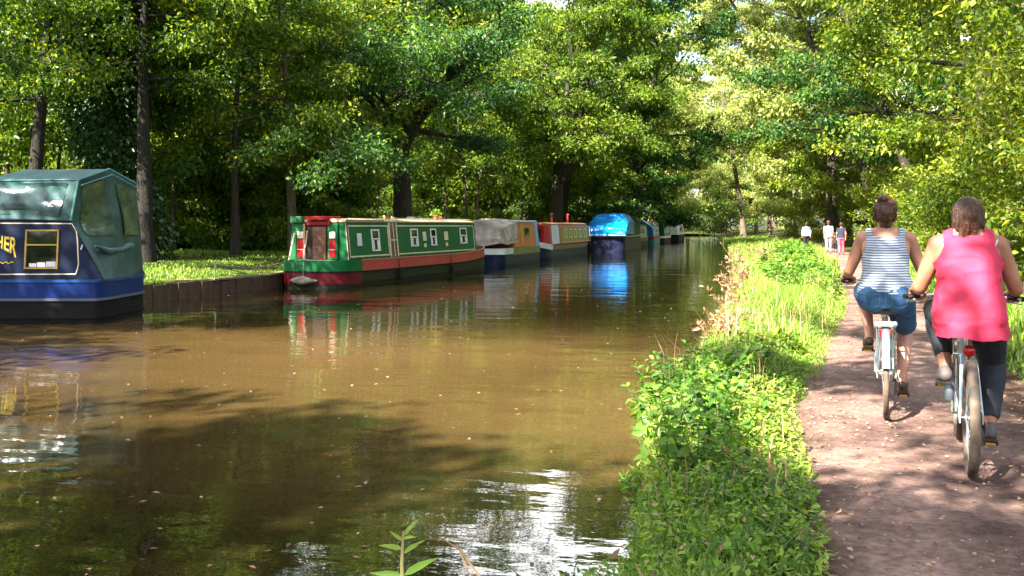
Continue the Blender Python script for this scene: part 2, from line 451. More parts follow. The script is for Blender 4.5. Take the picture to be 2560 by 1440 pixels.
mp = N.new('ShaderNodeMapping'); mp.inputs['Rotation'].default_value = (0, 0, R(-15)); mp.inputs['Scale'].default_value = (.55, 1.25, 1)
L.new(tc.outputs['Object'], mp.inputs[0])
def wv(scale, det):
    n = N.new('ShaderNodeTexNoise'); n.inputs['Scale'].default_value = scale; n.inputs['Detail'].default_value = det; n.inputs['Roughness'].default_value = .5
    L.new(mp.outputs[0], n.inputs['Vector']); return n
w1, w2, w3 = wv(1.1, 2), wv(5.5, 3), wv(.45, 1)
mA = N.new('ShaderNodeMath'); mA.operation = 'MULTIPLY'; L.new(w1.outputs['Fac'], mA.inputs[0]); mA.inputs[1].default_value = 1.0
mB = N.new('ShaderNodeMath'); mB.operation = 'MULTIPLY_ADD'; L.new(w2.outputs['Fac'], mB.inputs[0]); mB.inputs[1].default_value = .16; L.new(mA.outputs[0], mB.inputs[2])
mC = N.new('ShaderNodeMath'); mC.operation = 'MULTIPLY_ADD'; L.new(w3.outputs['Fac'], mC.inputs[0]); mC.inputs[1].default_value = 1.2; L.new(mB.outputs[0], mC.inputs[2])
bp = N.new('ShaderNodeBump'); bp.inputs['Strength'].default_value = 1.0; bp.inputs['Distance'].default_value = .012
L.new(mC.outputs[0], bp.inputs['Height']); L.new(bp.outputs[0], b.inputs['Normal'])
WATER = m
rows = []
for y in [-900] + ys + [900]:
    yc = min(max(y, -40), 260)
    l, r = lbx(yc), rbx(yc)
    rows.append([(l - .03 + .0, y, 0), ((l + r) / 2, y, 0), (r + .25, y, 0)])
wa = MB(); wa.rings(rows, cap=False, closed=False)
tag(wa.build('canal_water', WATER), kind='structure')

# timber piling that holds the far bank
TIMBER = mat('wet_timber', (.085, .036, .022), (.025, .013, .009), scale=3, stretch=(6, 6, 1), rough=.8, bump=.5, dirt=(.03, .05, .015), dirt_scale=2, dirt_amt=.6)
CAPM = mat('weathered_coping', (.22, .18, .10), (.09, .075, .04), scale=5, rough=.85, bump=.4)
pw = empty('retaining_wall', (lbx(20), 20, 0))
tag(pw, 'low wall of ribbed brown timber piling holding up the far grassy bank', 'retaining wall')
pl = MB(); cp = MB()
pth = [(lbx(y) + .05, y) for y in np.arange(13.2, 120, .1)]
acc = 0; last = pth[0]; k = 0; pts = [pth[0]]
for p in pth[1:]:
    acc += math.dist(p, last); last = p
    if acc >= .26:
        pts.append(p); acc = 0
for i in range(len(pts) - 1):
    (x0, y0), (x1, y1) = pts[i], pts[i + 1]
    dx, dy = x1 - x0, y1 - y0; ll = math.hypot(dx, dy); nx, ny = dy / ll, -dx / ll
    zt = .35 - .05 * ((i * 7) % 3 == 0) * .5
    g_ = .03
    q = [(x0 + dx * g_, y0 + dy * g_), (x1 - dx * g_, y1 - dy * g_)]
    o_ = .07 if i % 2 else .045
    c4 = [(q[0][0] - nx * .05, q[0][1] - ny * .05), (q[1][0] - nx * .05, q[1][1] - ny * .05), (q[1][0] + nx * o_, q[1][1] + ny * o_), (q[0][0] + nx * o_, q[0][1] + ny * o_)]
    pl.hexa([(x, y, -.6) for x, y in c4] + [(x, y, zt) for x, y in c4])
for i in range(0, len(pts) - 8, 8):
    (x0, y0), (x1, y1) = pts[i], pts[i + 8]
    dx, dy = x1 - x0, y1 - y0; ll = math.hypot(dx, dy); nx, ny = dy / ll, -dx / ll
    c4 = [(x0 - nx * .12, y0 - ny * .12), (x1 - nx * .12, y1 - ny * .12), (x1 + nx * .09, y1 + ny * .09), (x0 + nx * .09, y0 + ny * .09)]
    cp.hexa([(x, y, .353) for x, y in c4] + [(x, y, .40) for x, y in c4])
def reloc(o, root):
    """keep world place when put under a moved root"""
    o.parent = root
    o.matrix_parent_inverse = Matrix.Translation(-Vector(root.location)) if abs(root.rotation_euler.z) < 1e-9 else root.matrix_basis.inverted()
    return o
reloc(pl.build('piling', TIMBER), pw); reloc(cp.build('capping', CAPM), pw)
# ================================================================== TREES AND PLANTS
L_DEEP = leaf_mat('leaf_deep', [(.014, .046, .011), (.045, .112, .014), (.13, .205, .018), (.29, .34, .038)], trans=.48, tcol=(2.1, 1.7, .45))
L_MID = leaf_mat('leaf_mid', [(.028, .072, .010), (.075, .145, .014), (.15, .22, .020), (.30, .34, .042)], trans=.48, tcol=(1.8, 1.6, .5))
L_BRIGHT = leaf_mat('leaf_bright', [(.045, .09, .010), (.12, .19, .018), (.23, .28, .028), (.40, .40, .07)], trans=.5, tcol=(1.6, 1.5, .45))
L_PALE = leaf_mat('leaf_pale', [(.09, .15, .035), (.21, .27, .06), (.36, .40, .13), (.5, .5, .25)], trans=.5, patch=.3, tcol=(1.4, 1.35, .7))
L_BLUE = leaf_mat('leaf_blue', [(.012, .046, .016), (.034, .10, .024), (.085, .17, .030), (.20, .28, .05)], trans=.42, tcol=(1.6, 1.8, .7))
L_IVY = leaf_mat('leaf_ivy', [(.012, .03, .010), (.02, .055, .015), (.035, .085, .02), (.08, .13, .03)], trans=.15, rough=.35)
L_NETTLE = leaf_mat('leaf_nettle', [(.018, .06, .012), (.06, .155, .022), (.16, .30, .035), (.36, .45, .08)], trans=.4, tcol=(1.5, 1.5, .45))
L_GRASS = leaf_mat('leaf_grass', [(.07, .14, .02), (.13, .24, .03), (.22, .34, .05), (.36, .40, .12)], trans=.4, tcol=(1.4, 1.4, .5))
L_DRY = leaf_mat('leaf_dry', [(.13, .06, .035), (.25, .14, .08), (.38, .25, .15), (.48, .37, .24)], trans=.3, tcol=(1.3, 1.1, .7))
BARK = mat('bark_dark', (.045, .033, .024), (.014, .011, .008), scale=4, detail=8, stretch=(3, 3, .7), rough=.95, bump=.9, bdist=.05, dirt=(.03, .045, .015), dirt_scale=1.2, dirt_amt=.6)
BARKB = mat('bark_black', (.016, .012, .009), (.006, .005, .004), scale=4, detail=8, stretch=(3, 3, .7), rough=.95, bump=.9, bdist=.05)
BARKP = mat('bark_pale', (.60, .48, .31), (.32, .25, .16), scale=3, detail=8, stretch=(2, 2, .6), rough=.9, bump=.6, bdist=.03, dirt=(.05, .04, .03), dirt_scale=2.2, dirt_amt=.75)
BARKM = mat('bark_mid', (.17, .125, .085), (.06, .045, .03), scale=4, detail=8, stretch=(3, 3, .7), rough=.95, bump=.8, bdist=.04, dirt=(.04, .06, .02), dirt_scale=1.5, dirt_amt=.5)

def unit(v): return v / (np.linalg.norm(v) + 1e-9)

def grow(seed, H, r0, base, Rc, nl, leaves, lsize, lmat, bmat, lean=(0, 0), fork=None, limbs=None, cl=.55, flat=.62,
         low=.15, top=1.0, wander=.25, tone_amp=.5, aspect=.55, dens_top=1.0, droop=.12):
    """tapered trunk, limbs, twigs, and leaf clumps hung on them. Returns (trunk mesh, crown mesh)."""
    rng = np.random.default_rng(seed)
    t = MB()
    n = 10
    pts = []; rad = []
    ph = rng.uniform(0, 6.28, 4)
    for i in range(n + 1):
        s = i / n
        z = H * .92 * s
        x = lean[0] * s ** 1.4 + wander * math.sin(2.2 * s * 2 + ph[0]) * s
        y = lean[1] * s ** 1.4 + wander * math.sin(2.6 * s * 2 + ph[1]) * s
        pts.append(np.array([x, y, z - (.3 if i == 0 else 0)])); rad.append(r0 * ((1 - .9 * s) * .92 + .45 * math.exp(-s * 26)) + .012)
    t.tube(pts, rad, n=10)
    def tp_(s):
        f = min(max(s, 0), 1) * n; i = min(int(f), n - 1); u = f - i
        return pts[i] * (1 - u) + pts[i + 1] * u, rad[i] * (1 - u) + rad[i + 1] * u
    clusters = []
    def limb(p, d, ln, r, subs=4, depth=0):
        k = 5; q = [p]; dd = unit(d)
        for i in range(k):
            dd = unit(dd + rng.normal(size=3) * .13 + np.array([0, 0, .10 - droop * i * .5]))
            q.append(q[-1] + dd * ln / k)
        rr = [max(.006, r * (1 - .85 * i / k)) for i in range(k + 1)]
        t.tube(q, rr, n=6 if depth == 0 else 4, cap=False)
        for i in range(1, k + 1):
            s = i / k
            if s > .35 or depth > 0:
                clusters.append((q[i], cl * (.7 + .5 * rng.random()), 1.0))
        if depth < 2 and subs:
            for j in range(subs):
                s = .3 + .65 * (j + rng.random()) / subs
                i = min(int(s * k), k - 1)
                pp = q[i] + (q[i + 1] - q[i]) * (s * k - i)
                ax = unit(np.cross(dd, [0, 0, 1]))
                sg = 1 if j % 2 else -1
                d2 = unit(dd * .75 + ax * sg * rng.uniform(.5, 1.1) + np.array([0, 0, rng.uniform(-.25, .5)]))
                limb(pp, d2, ln * rng.uniform(.32, .55), r * .45, subs=2 if depth == 0 and ln > 3 else 0, depth=depth + 1)
    if fork:
        for (fz, dx, dy, dz, ln, rr) in fork:
            p, _ = tp_(fz / (H * .92)); limb(p, np.array([dx, dy, dz]), ln, rr, subs=5)
    s0 = base / H
    for i in range(nl):
        s = s0 + (1 - s0) * ((i + rng.random() * .8) / nl)
        s = min(s, .98)
        az = i * 2.39996 + rng.normal() * .4 + ph[2]
        u = (s - s0) / (1 - s0)
        prof = math.sqrt(max(.05, 1 - ((u - .42) / .62) ** 2))
        if u < .42: prof = max(prof, .8) if low > .5 else prof
        el = R(-5 + 62 * u ** 1.2) + rng.normal() * .15
        d = np.array([math.cos(az) * math.cos(el), math.sin(az) * math.cos(el), math.sin(el)])
        p, rr = tp_(s)
        limb(p, d, Rc * prof * rng.uniform(.8, 1.12), max(.02, rr * .5))
    if limbs:
        for (s, d, ln, rr) in limbs:
            p, _ = tp_(s); limb(p, np.array(d), ln, rr, subs=5)
    cc = np.array([c[0] for c in clusters]); cr = np.array([c[1] for c in clusters])
    keep = rng.random(len(cc)) < .93
    cc, cr = cc[keep], cr[keep]
    idx = rng.integers(0, len(cc), leaves)
    g_ = rng.normal(size=(leaves, 3)); g_ /= (np.linalg.norm(g_, axis=1, keepdims=True) + 1e-9)
    g_ *= rng.random((leaves, 1)) ** .45
    pos = cc[idx] + g_ * cr[idx][:, None] * np.array([1.25, 1.25, flat * 1.15]) - np.array([0, 0, .1])
    pos[:, 2] = np.maximum(pos[:, 2], .05)
    ax = g_ * .8 + rng.normal(size=(leaves, 3)) * .6 + np.array([0, 0, -.35])
    ln = lsize * rng.uniform(.65, 1.3, leaves)
    ctone = rng.normal(size=len(cc)) * .16
    tone = np.clip(.42 + ctone[idx] * 1.2 + rng.normal(size=leaves) * .19 * tone_amp * 2, 0, 1)
    crown = leaf_mesh('crown', pos, ax, ln, ln * aspect, lmat, tone, rng)
    return t.mesh('trunk', bmat, smooth=True), crown

def put_tree(name, meshes, x, y, z=None, rz=0.0, s=1.0, sz=None, label=None, group=None, cat='tree'):
    o = empty(name, (x, y, (ground_z(x, y) if z is None else z) - .05), rz)
    o.scale = (s, s, sz or s)
    if meshes[0] is not None: link_mesh('trunk', meshes[0], o)
    link_mesh('crown' if cat == 'tree' else 'foliage', meshes[1], o)
    return tag(o, label, cat, group)

def wp(px, d):
    p = atd(px, HY, d); return p.x, p.y

rt = random.Random(11)
# ---- single trees of the far bank that one can tell apart
def far_tree(name, px, d, label, **kw):
    x, y = wp(px, d)
    rz = kw.pop('rz', YAW)
    return put_tree(name, grow(**kw), x, y, rz=rz, label=label)

far_tree('pale_trunk_tree', 862, 41, 'tree with a straight pale dappled trunk rising just behind the green narrowboat',
         seed=21, H=12, r0=.34, base=5.6, droop=.15, Rc=4.8, nl=15, leaves=24000, lsize=.19, lmat=L_DEEP, bmat=BARKP, wander=.1)
far_tree('broad_oak_tree', 1006, 42, 'broad oak with a thick dark trunk dividing low above the green narrowboat roof',
         seed=22, H=13.5, r0=.52, base=5.8, droop=.12, Rc=6.2, nl=17, leaves=34000, lsize=.19, lmat=L_BLUE, bmat=BARK, wander=.15,
         fork=[(4.6, .55, -.1, 1.0, 6.5, .34), (4.9, -.75, -.2, .8, 5.5, .26), (5.4, .1, -.9, .45, 5.5, .2)])
far_tree('forked_tree', 1388, 62, 'tree with a dark forked trunk leaning right above the tan and red boats',
         seed=23, H=14, r0=.55, base=5.2, droop=.18, Rc=6.6, nl=17, leaves=34000, lsize=.21, lmat=L_MID, bmat=BARK, lean=(1.0, 0), wander=.1,
         fork=[(3.9, 1.0, 0, 1.0, 5.4, .34), (4.4, -.7, -.3, 1.1, 5, .26), (5.0, .2, -1, .35, 5.5, .2)])
far_tree('overhanging_tree', 1560, 76, 'dark bluish tree whose crown bulges out over the moored boats beyond the blue hood',
         seed=24, H=22, r0=.55, base=3.0, Rc=7.4, nl=24, leaves=42000, lsize=.30, lmat=L_BLUE, bmat=BARK, lean=(4.2, 0), low=.8)
# ivy clad trunk beside the bank behind the blue boat: ivy is a part
x, y = wp(285, 29)
tm, cm = grow(seed=25, H=12, r0=.4, base=6, droop=.2, Rc=4.6, nl=14, leaves=24000, lsize=.15, lmat=L_DEEP, bmat=BARK, wander=.15)
iv = put_tree('ivy_clad_tree', (tm, cm), x, y, rz=.4, s=1.08, label='tall tree smothered in dark ivy standing right behind the green canvas hood')
rg = np.random.default_rng(5)
n = 15000
zz = rg.random(n) ** .9 * 8.4
an = rg.random(n) * 6.283
rr = (.75 + .35 * np.sin(zz * 1.6 + an * 2) + .25 * np.sin(an * 3 + zz * .7)) * (1.12 - zz * .055) * (.75 + .4 * rg.random(n))
pos = np.stack([rr * np.cos(an), rr * np.sin(an), zz], 1)
axd = np.stack([np.cos(an), np.sin(an), -.9 + rg.normal(size=n) * .5], 1)
link_mesh('ivy', leaf_mesh('ivy', pos, axd, .15 * rg.uniform(.7, 1.3, n), .12, L_IVY, np.clip(rg.normal(.45, .2, n), 0, 1), rg), iv)

far_tree('dark_trunk_tree', 362, 28, 'tree with a straight near black trunk at the stern of the blue boat',
         seed=26, H=11, r0=.27, base=5.6, droop=.1, Rc=3.2, nl=12, leaves=14000, lsize=.15, lmat=L_DEEP, bmat=BARKB, wander=.08)
far_tree('leafy_tree', 590, 32, 'leafy tree holding its bright crown over the gap between the two nearest boats',
         seed=27, H=10.5, r0=.15, base=4.0, droop=.25, Rc=4.0, nl=18, leaves=32000, lsize=.15, lmat=L_DEEP, bmat=BARK, low=.8)
far_tree('leaning_tree', 735, 33, 'tree leaning out above the stern of the green narrowboat with drooping foliage',
         seed=28, H=11.5, r0=.18, base=4.8, droop=.25, Rc=5.0, nl=17, leaves=32000, lsize=.16, lmat=L_BLUE, bmat=BARKM, lean=(-.8, -.6), low=.8)
far_tree('crooked_tree', 75, 27, 'crooked dark tree at the left edge behind the blue boat canopy',
         seed=29, H=11, r0=.24, base=4.8, droop=.15, Rc=3.3, nl=13, leaves=14000, lsize=.14, lmat=L_DEEP, bmat=BARKB, lean=(.9, 0))

put_tree('alder_shade_tree', grow(seed=30, H=12, r0=.22, base=5.2, Rc=3.3, nl=14, leaves=15000, lsize=.15, lmat=L_DEEP, bmat=BARKB, lean=(3.4, -1.1), cl=.5), -18.6, 17.6, label='alder added to shade the green boat stern, its crown at the upper left')  # added so that its crown shades the stern of the green boat
# ---- woodland trees: copies of a few grown trees
SL = [grow(seed=40 + i, H=10 + i, r0=.07 + .015 * i, base=3.6 + .5 * i, Rc=3.0, nl=15, droop=.2, leaves=7000, lsize=.22, lmat=[L_DEEP, L_MID, L_MID][i], bmat=[BARK, BARKM, BARK][i], wander=.7) for i in range(3)]
BWP = grow(seed=57, H=17, r0=.26, base=3.0, Rc=5.6, nl=20, leaves=30000, lsize=.26, lmat=L_PALE, bmat=BARKM)
BW = [grow(seed=50 + i, H=16 + i, r0=.26, base=3.2, Rc=5.4, nl=19, leaves=30000, lsize=.24, lmat=[L_DEEP, L_MID, L_BRIGHT][i], bmat=BARK) for i in range(3)]
BW.append(BWP)
SH = [grow(seed=60 + i, H=3.2, r0=.05, base=.25, Rc=2.0, nl=14, leaves=7000, lsize=.15, lmat=[L_DEEP, L_MID, L_BRIGHT][i], bmat=BARKM, cl=.42, low=.8) for i in range(3)]

GW = 'slender woodland trees behind the far bank'
for i, (px, d, k, s) in enumerate([(425, 33, 0, 1.0), (520, 44, 2, .95), (600, 37, 0, 1.05), (700, 39, 0, .95), (770, 46, 2, 1.1),
                                   (800, 40, 1, 1.0), (940, 52, 1, 1.0), (1120, 58, 1, 1.1), (1165, 54, 2, 1.0),
                                   (1195, 56, 1, 1.0), (1250, 62, 0, 1.0), (1300, 66, 2, 1.1), (215, 36, 1, 1.0), (150, 33, 0, 1.0), (20, 34, 2, 1.0), (-60, 30, 0, 1.05), (1460, 75, 1, 1.1)]):
    x, y = wp(px, d)
    put_tree('slender_tree', SL[k], x, y, rz=rt.uniform(0, 6.28), s=s, label='slender thin trunked tree among many in the shady wood behind the moored boats', group=GW)
GB = 'taller trees filling the wood behind the far bank'
for i, (px, d, k, s) in enumerate([(-190, 38, 0, 1.0), (170, 60, 1, 1.05), (420, 62, 2, 1.0), (640, 64, 1, 1.0), (830, 66, 2, 1.1), (1060, 72, 2, 1.0), (1200, 72, 1, 1.1),
                                   (-40, 58, 1, 1.1), (300, 68, 2, 1.1), (540, 74, 2, 1.1), (760, 82, 2, 1.15), (930, 84, 1, 1.15), (1120, 90, 2, 1.1), (1290, 84, 1, 1.0), (1400, 92, 0, 1.0)]):
    x, y = wp(px, d)
    put_tree('woodland_tree', BW[k], x, y, rz=rt.uniform(0, 6.28), s=s, label='full crowned tree deep in the wood behind the moored boats', group=GB)
# along the far bank further on, and closing the view at the bend
GE = 'trees lining the far bank beyond the last boats'
for i, (x, y, k, s) in enumerate([(-16, 90, 0, 1.25), (-15, 102, 1, 1.3), (-15.5, 116, 3, 1.35), (-14.5, 130, 3, 1.35), (-17, 146, 3, 1.4), (-24, 108, 2, 1.45), (-27, 128, 2, 1.5), (-26, 90, 1, 1.3)]):
    put_tree('bank_tree', BW[k], x, y, rz=rt.uniform(0, 6.28), s=s, label='tree in the row lining the far bank beyond the blue hooded boat', group=GE)
GV = 'trees closing the view at the bend of the canal'
for i, (x, y, k, s) in enumerate([(-24, 178, 3, 1.4), (-15, 184, 3, 1.4), (-7, 176, 3, 1.2), (0, 172, 2, 1.3), (7, 182, 3, 1.4), (-19, 205, 3, 1.9), (-9, 202, 3, 1.8), (1, 205, 3, 1.8), (-30, 200, 3, 1.9), (14, 190, 2, 1.6)]):
    put_tree('distant_tree', BW[k], x, y, rz=rt.uniform(0, 6.28), s=s, label='sunlit distant tree closing the view where the canal bends', group=GV)
x, y = -8.0, 150
put_tree('rounded_bush', SH[0], -6.3, 146, rz=1, s=2.3, label='dark rounded bush at the water edge where the canal bends away', cat='bush')
# undergrowth shrubs
GU = 'shrubs of the undergrowth behind the far bank'
for i in range(26):
    px = -120 + i * 60 + rt.uniform(-18, 18); d = 33 + max(0, px) * .022 + rt.uniform(0, 9)
    x, y = wp(px, d)
    put_tree('undergrowth_shrub', SH[1 if i % 3 else 0], x, y, rz=rt.uniform(0, 6.28), s=rt.uniform(.5, .95), label='low leafy shrub in the shady undergrowth behind the moored boats', group=GU, cat='shrub')

for i in range(17):
    px = 350 + i * 33 + rt.uniform(-10, 10); d = 33.5 + rt.uniform(0, 4) + max(0, px - 600) * .012
    x, y = wp(px, d)
    put_tree('undergrowth_shrub', SH[0], x, y, rz=rt.uniform(0, 6.28), s=rt.uniform(.6, 1.05), label='low leafy shrub in the shady undergrowth behind the moored boats', group=GU, cat='shrub')
GN = 'young trees of the understorey behind the far bank'
for i in range(26):
    px = -80 + i * 62 + rt.uniform(-26, 26); d = 50 + max(0, px) * .016 + rt.uniform(0, 16)
    x, y = wp(px, d)
    put_tree('young_tree', SH[1 + i % 2], x, y, rz=rt.uniform(0, 6.28), s=rt.uniform(1.3, 2.0), sz=rt.uniform(1.6, 2.5), label='young leafy understorey tree catching sun deep in the wood', group=GN)

# ---- trees of the towpath side
def near_tree(name, x, y, label, rz=0.0, **kw):
    return put_tree(name, grow(**kw), x, y, rz=rz, label=label)
near_tree('sycamore_tree', 7.0, 22.5, 'sycamore on the towpath side stretching a bare forked branch out above the path', seed=70, H=15, r0=.36, base=3.0, Rc=5.0, nl=20, leaves=34000,
          lsize=.15, lmat=L_BRIGHT, bmat=BARKM, low=.8, limbs=[(.44, (-1, .42, .02), 6.2, .24), (.41, (-1, .44, -.10), 5.6, .15)])
near_tree('maple_tree', 6.4, 13.6, 'nearest yellow green maple filling the upper right behind the pink cyclist', seed=71, H=12, r0=.26, base=1.2, Rc=3.9, nl=22, leaves=36000, lsize=.115, lmat=L_BRIGHT, bmat=BARKM, low=.8, cl=.5)
near_tree('hazel_tree', 5.7, 18.5, 'bushy yellow green hazel behind the heads of the two cyclists', seed=72, H=8, r0=.12, base=.5, Rc=2.7, nl=22, leaves=26000, lsize=.11, lmat=L_BRIGHT, bmat=BARKM, low=.8, cl=.42)
near_tree('spreading_tree', 7.0, 35, 'tall tree on the towpath side spreading grey green foliage over the path', seed=73, H=17, r0=.4, base=5.2, Rc=6.0, nl=20, leaves=32000, lsize=.20, lmat=L_MID, bmat=BARK, low=.3, droop=.04)
near_tree('dark_trunk_path_tree', *wp(2078, 66), 'tree with a dark trunk beside the path just behind the walkers', seed=74, H=16, r0=.5, base=4.2, Rc=5.6, nl=18, leaves=22000, lsize=.24, lmat=L_MID, bmat=BARK, wander=.05)
near_tree('overhanging_willow', 5.2, 79, 'pale green tree leaning from the towpath side far out over the canal', seed=75, H=25, r0=.4, base=5, Rc=7.6, nl=26, leaves=52000, lsize=.28, lmat=L_PALE, bmat=BARKM, lean=(-10.5, -3), low=.8)
near_tree('tall_path_tree', 8.5, 50, 'tall tree of mixed light and dark leaves behind the far walkers', seed=76, H=18, r0=.4, droop=.03, base=5.2, Rc=6.4, nl=20, leaves=28000, lsize=.23, lmat=L_BRIGHT, bmat=BARK, low=.8)
near_tree('leaning_path_tree', 7.6, 52, 'tree leaning over the path with bluish leaves hanging above the water', seed=77, H=20, r0=.28, base=5.0, Rc=6.2, nl=20, leaves=28000, lsize=.22, lmat=L_BLUE, bmat=BARK, lean=(-7.4, 0), low=.5)
near_tree('tall_leaning_tree', 6.6, 63, 'tallest pale tree on the towpath side meeting the far bank foliage overhead', seed=78, H=24, r0=.34, base=6.0, Rc=7.0, nl=26, leaves=52000, lsize=.27, lmat=L_PALE, bmat=BARK, lean=(-8.4, 0), low=.5)
near_tree('arching_tree', -14.2, 66, 'mid green tree arching out from the far bank above the blue hooded boat', seed=79, H=19, r0=.34, base=5.5, Rc=6.6, nl=24, leaves=32000, lsize=.27, lmat=L_MID, bmat=BARK, lean=(3.4, 0), low=.5)
near_tree('slim_pale_tree', -2.6, 104, 'slim pale tree on the towpath side rising highest above the far end of the moorings', seed=86, H=27, r0=.3, base=9.0, Rc=6.6, nl=24, leaves=36000, lsize=.30, lmat=L_PALE, bmat=BARKM, lean=(-4.6, 0), low=.5)
GR = 'trees standing behind the towpath hedge'
for i, (x, y, k, s) in enumerate([(11, 17, 2, .8), (12, 27, 2, .9), (12, 40, 2, 1.0), (14, 60, 2, 1.0), (6.5, 86, 3, 1.1), (2.5, 100, 3, 1.1), (4, 118, 3, 1.2), (0, 134, 3, 1.1), (16, 84, 3, 1.2), (17, 48, 2, 1.1), (11, 74, 3, 1.0), (-2, 152, 3, 1.1)]):
    put_tree('hedgerow_tree', BW[k], x, y, rz=rt.uniform(0, 6.28), s=s, label='sunny tree in the row behind the hedge on the towpath side', group=GR)
GH = 'hedge shrubs along the towpath'
for i, (x, y, k, s) in enumerate([(5.6, 10.6, 2, .9), (5.2, 15.2, 2, .9), (5.8, 20.5, 2, .95), (5.9, 24.5, 2, 1.0), (6.0, 28, 1, 1.0), (6.3, 31.5, 2, 1.0), (6.4, 36, 2, 1.05), (6.6, 41, 1, 1.0), (6.8, 46, 2, 1.1), (7.2, 53, 2, 1.1), (7.4, 61, 2, 1.2), (7, 70, 2, 1.2), (4.5, 82, 2, 1.2), (3.0, 94, 2, 1.2), (7.4, 14.5, 1, 1.2)]):
    put_tree('hedge_shrub', SH[k], x, y, rz=rt.uniform(0, 6.28), s=s * rt.uniform(.9, 1.1), label='bright leafy hedge shrub on the right hand edge of the towpath', group=GH, cat='shrub')
# unseen trees added around the tripod, crowns above the picture, to dapple the path
near_tree('unseen_shade_tree', -.7, -5.0, 'unseen tree added on the verge behind the viewer to shade the path', seed=80, H=13, r0=.30, base=6.5, Rc=4.0, nl=13, leaves=7000, cl=.42, lsize=.20, lmat=L_BRIGHT, bmat=BARKM, lean=(-1.6, 2.0))
near_tree('unseen_shade_tree', -.9, -1.6, 'unseen tree added close behind the viewer to dapple the path', seed=81, H=13, r0=.28, base=7.0, Rc=3.8, nl=12, leaves=10000, cl=.45, lsize=.20, lmat=L_BRIGHT, bmat=BARKM, lean=(-.9, 4.6))
near_tree('unseen_shade_tree', 4.8, 9.0, 'unseen tree added beside the path to dapple it from above', seed=82, H=13.5, r0=.34, base=8.0, Rc=5.0, nl=12, leaves=8500, cl=.45, lsize=.20, lmat=L_BRIGHT, bmat=BARKM, lean=(-5.6, .8))
near_tree('opposite_shade_tree', -14.9, -10.0, 'unseen tree added on the opposite bank to shade the near water', seed=83, H=14, r0=.34, base=6.0, Rc=4.7, nl=17, leaves=26000, lsize=.24, lmat=L_MID, bmat=BARKM, lean=(6.2, 0))  # unseen trees added across the canal to shade water and blue boat
for i, (x, y, s_) in enumerate([(-16.5, -18, 1.1), (-20.5, -10.5, 1.1), (-18.5, 2.2, .95), (-15.5, -27, 1.15)]):
    put_tree('opposite_shade_tree', BW[i % 2], x, y, rz=i * 1.3, s=s_, label='unseen tree added on the opposite bank to shade the water and boats', group='unseen shade trees added on the opposite bank')

# ---- far-off wood that closes every gap: one mass
rg = np.random.default_rng(9)
n = 90000
th = rg.random(n)
segs = np.array([(-95, 8), (-75, 50), (-58, 95), (-45, 140), (-42, 190), (-30, 232), (0, 240), (30, 225), (34, 150), (30, 90), (26, 40), (24, 8)], float)
sl = np.r_[0, np.cumsum(np.hypot(*np.diff(segs, axis=0).T))]
q = th * sl[-1]
px_ = np.interp(q, sl, segs[:, 0]); py_ = np.interp(q, sl, segs[:, 1])
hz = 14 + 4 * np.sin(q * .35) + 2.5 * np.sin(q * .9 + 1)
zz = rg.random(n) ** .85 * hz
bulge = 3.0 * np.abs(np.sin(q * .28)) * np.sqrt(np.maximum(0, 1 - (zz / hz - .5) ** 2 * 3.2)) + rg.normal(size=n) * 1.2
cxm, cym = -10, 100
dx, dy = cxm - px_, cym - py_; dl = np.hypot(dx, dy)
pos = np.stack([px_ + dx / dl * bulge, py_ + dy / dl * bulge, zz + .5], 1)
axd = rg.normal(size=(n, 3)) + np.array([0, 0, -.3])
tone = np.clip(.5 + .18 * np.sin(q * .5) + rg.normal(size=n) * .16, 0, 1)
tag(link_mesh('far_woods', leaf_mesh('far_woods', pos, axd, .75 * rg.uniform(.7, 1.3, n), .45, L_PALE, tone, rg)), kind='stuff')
# ================================================================== VERGE: GRASS, NETTLES, DRY STEMS
def grass_mesh(name, xy, h, rng, wd=.006, lmat=None, lean=.35, tone=None):
    """curved two-piece blades rooted on the land"""
    n = len(xy)
    z = np.array([ground_z(float(x), float(y)) for x, y in xy])
    p0 = np.stack([xy[:, 0], xy[:, 1], z - .02], 1)
    az = rng.random(n) * 6.283
    d = np.stack([np.cos(az), np.sin(az), np.zeros(n)], 1)
    s = np.stack([-np.sin(az), np.cos(az), np.zeros(n)], 1)
    ln = rng.uniform(.15, 1.0, n)[:, None] * lean
    h = np.asarray(h).reshape(-1, 1) * np.ones((n, 1))
    w_ = wd * rng.uniform(.7, 1.5, n)[:, None]
    mid = p0 + d * ln * h * .35 + np.array([0, 0, 1.]) * h * .6
    tip = p0 + d * ln * h * 1.35 + np.array([0, 0, 1.]) * h * (1.0 - ln * .35)
    v = np.empty((n, 5, 3), np.float32)
    v[:, 0] = p0 - s * w_; v[:, 1] = p0 + s * w_; v[:, 2] = mid + s * w_ * .8; v[:, 3] = mid - s * w_ * .8; v[:, 4] = tip
    me = bpy.data.meshes.new(name); me.vertices.add(n * 5); me.vertices.foreach_set('co', v.reshape(-1))
    b = (np.arange(n) * 5)[:, None]
    tri = np.concatenate([b + np.array([0, 1, 2]), b + np.array([0, 2, 3]), b + np.array([3, 2, 4])], 1).reshape(-1)
    me.loops.add(len(tri)); me.loops.foreach_set('vertex_index', tri.astype(np.int32))
    me.polygons.add(n * 3); me.polygons.foreach_set('loop_start', (np.arange(n * 3) * 3).astype(np.int32))
    a = me.attributes.new('tone', 'FLOAT', 'POINT')
    if tone is None: tone = np.clip(rng.normal(.5, .2, n), 0, 1)
    a.data.foreach_set('value', np.repeat(tone.astype(np.float32), 5))
    me.materials.append(lmat); me.update(calc_edges=True)
    return me

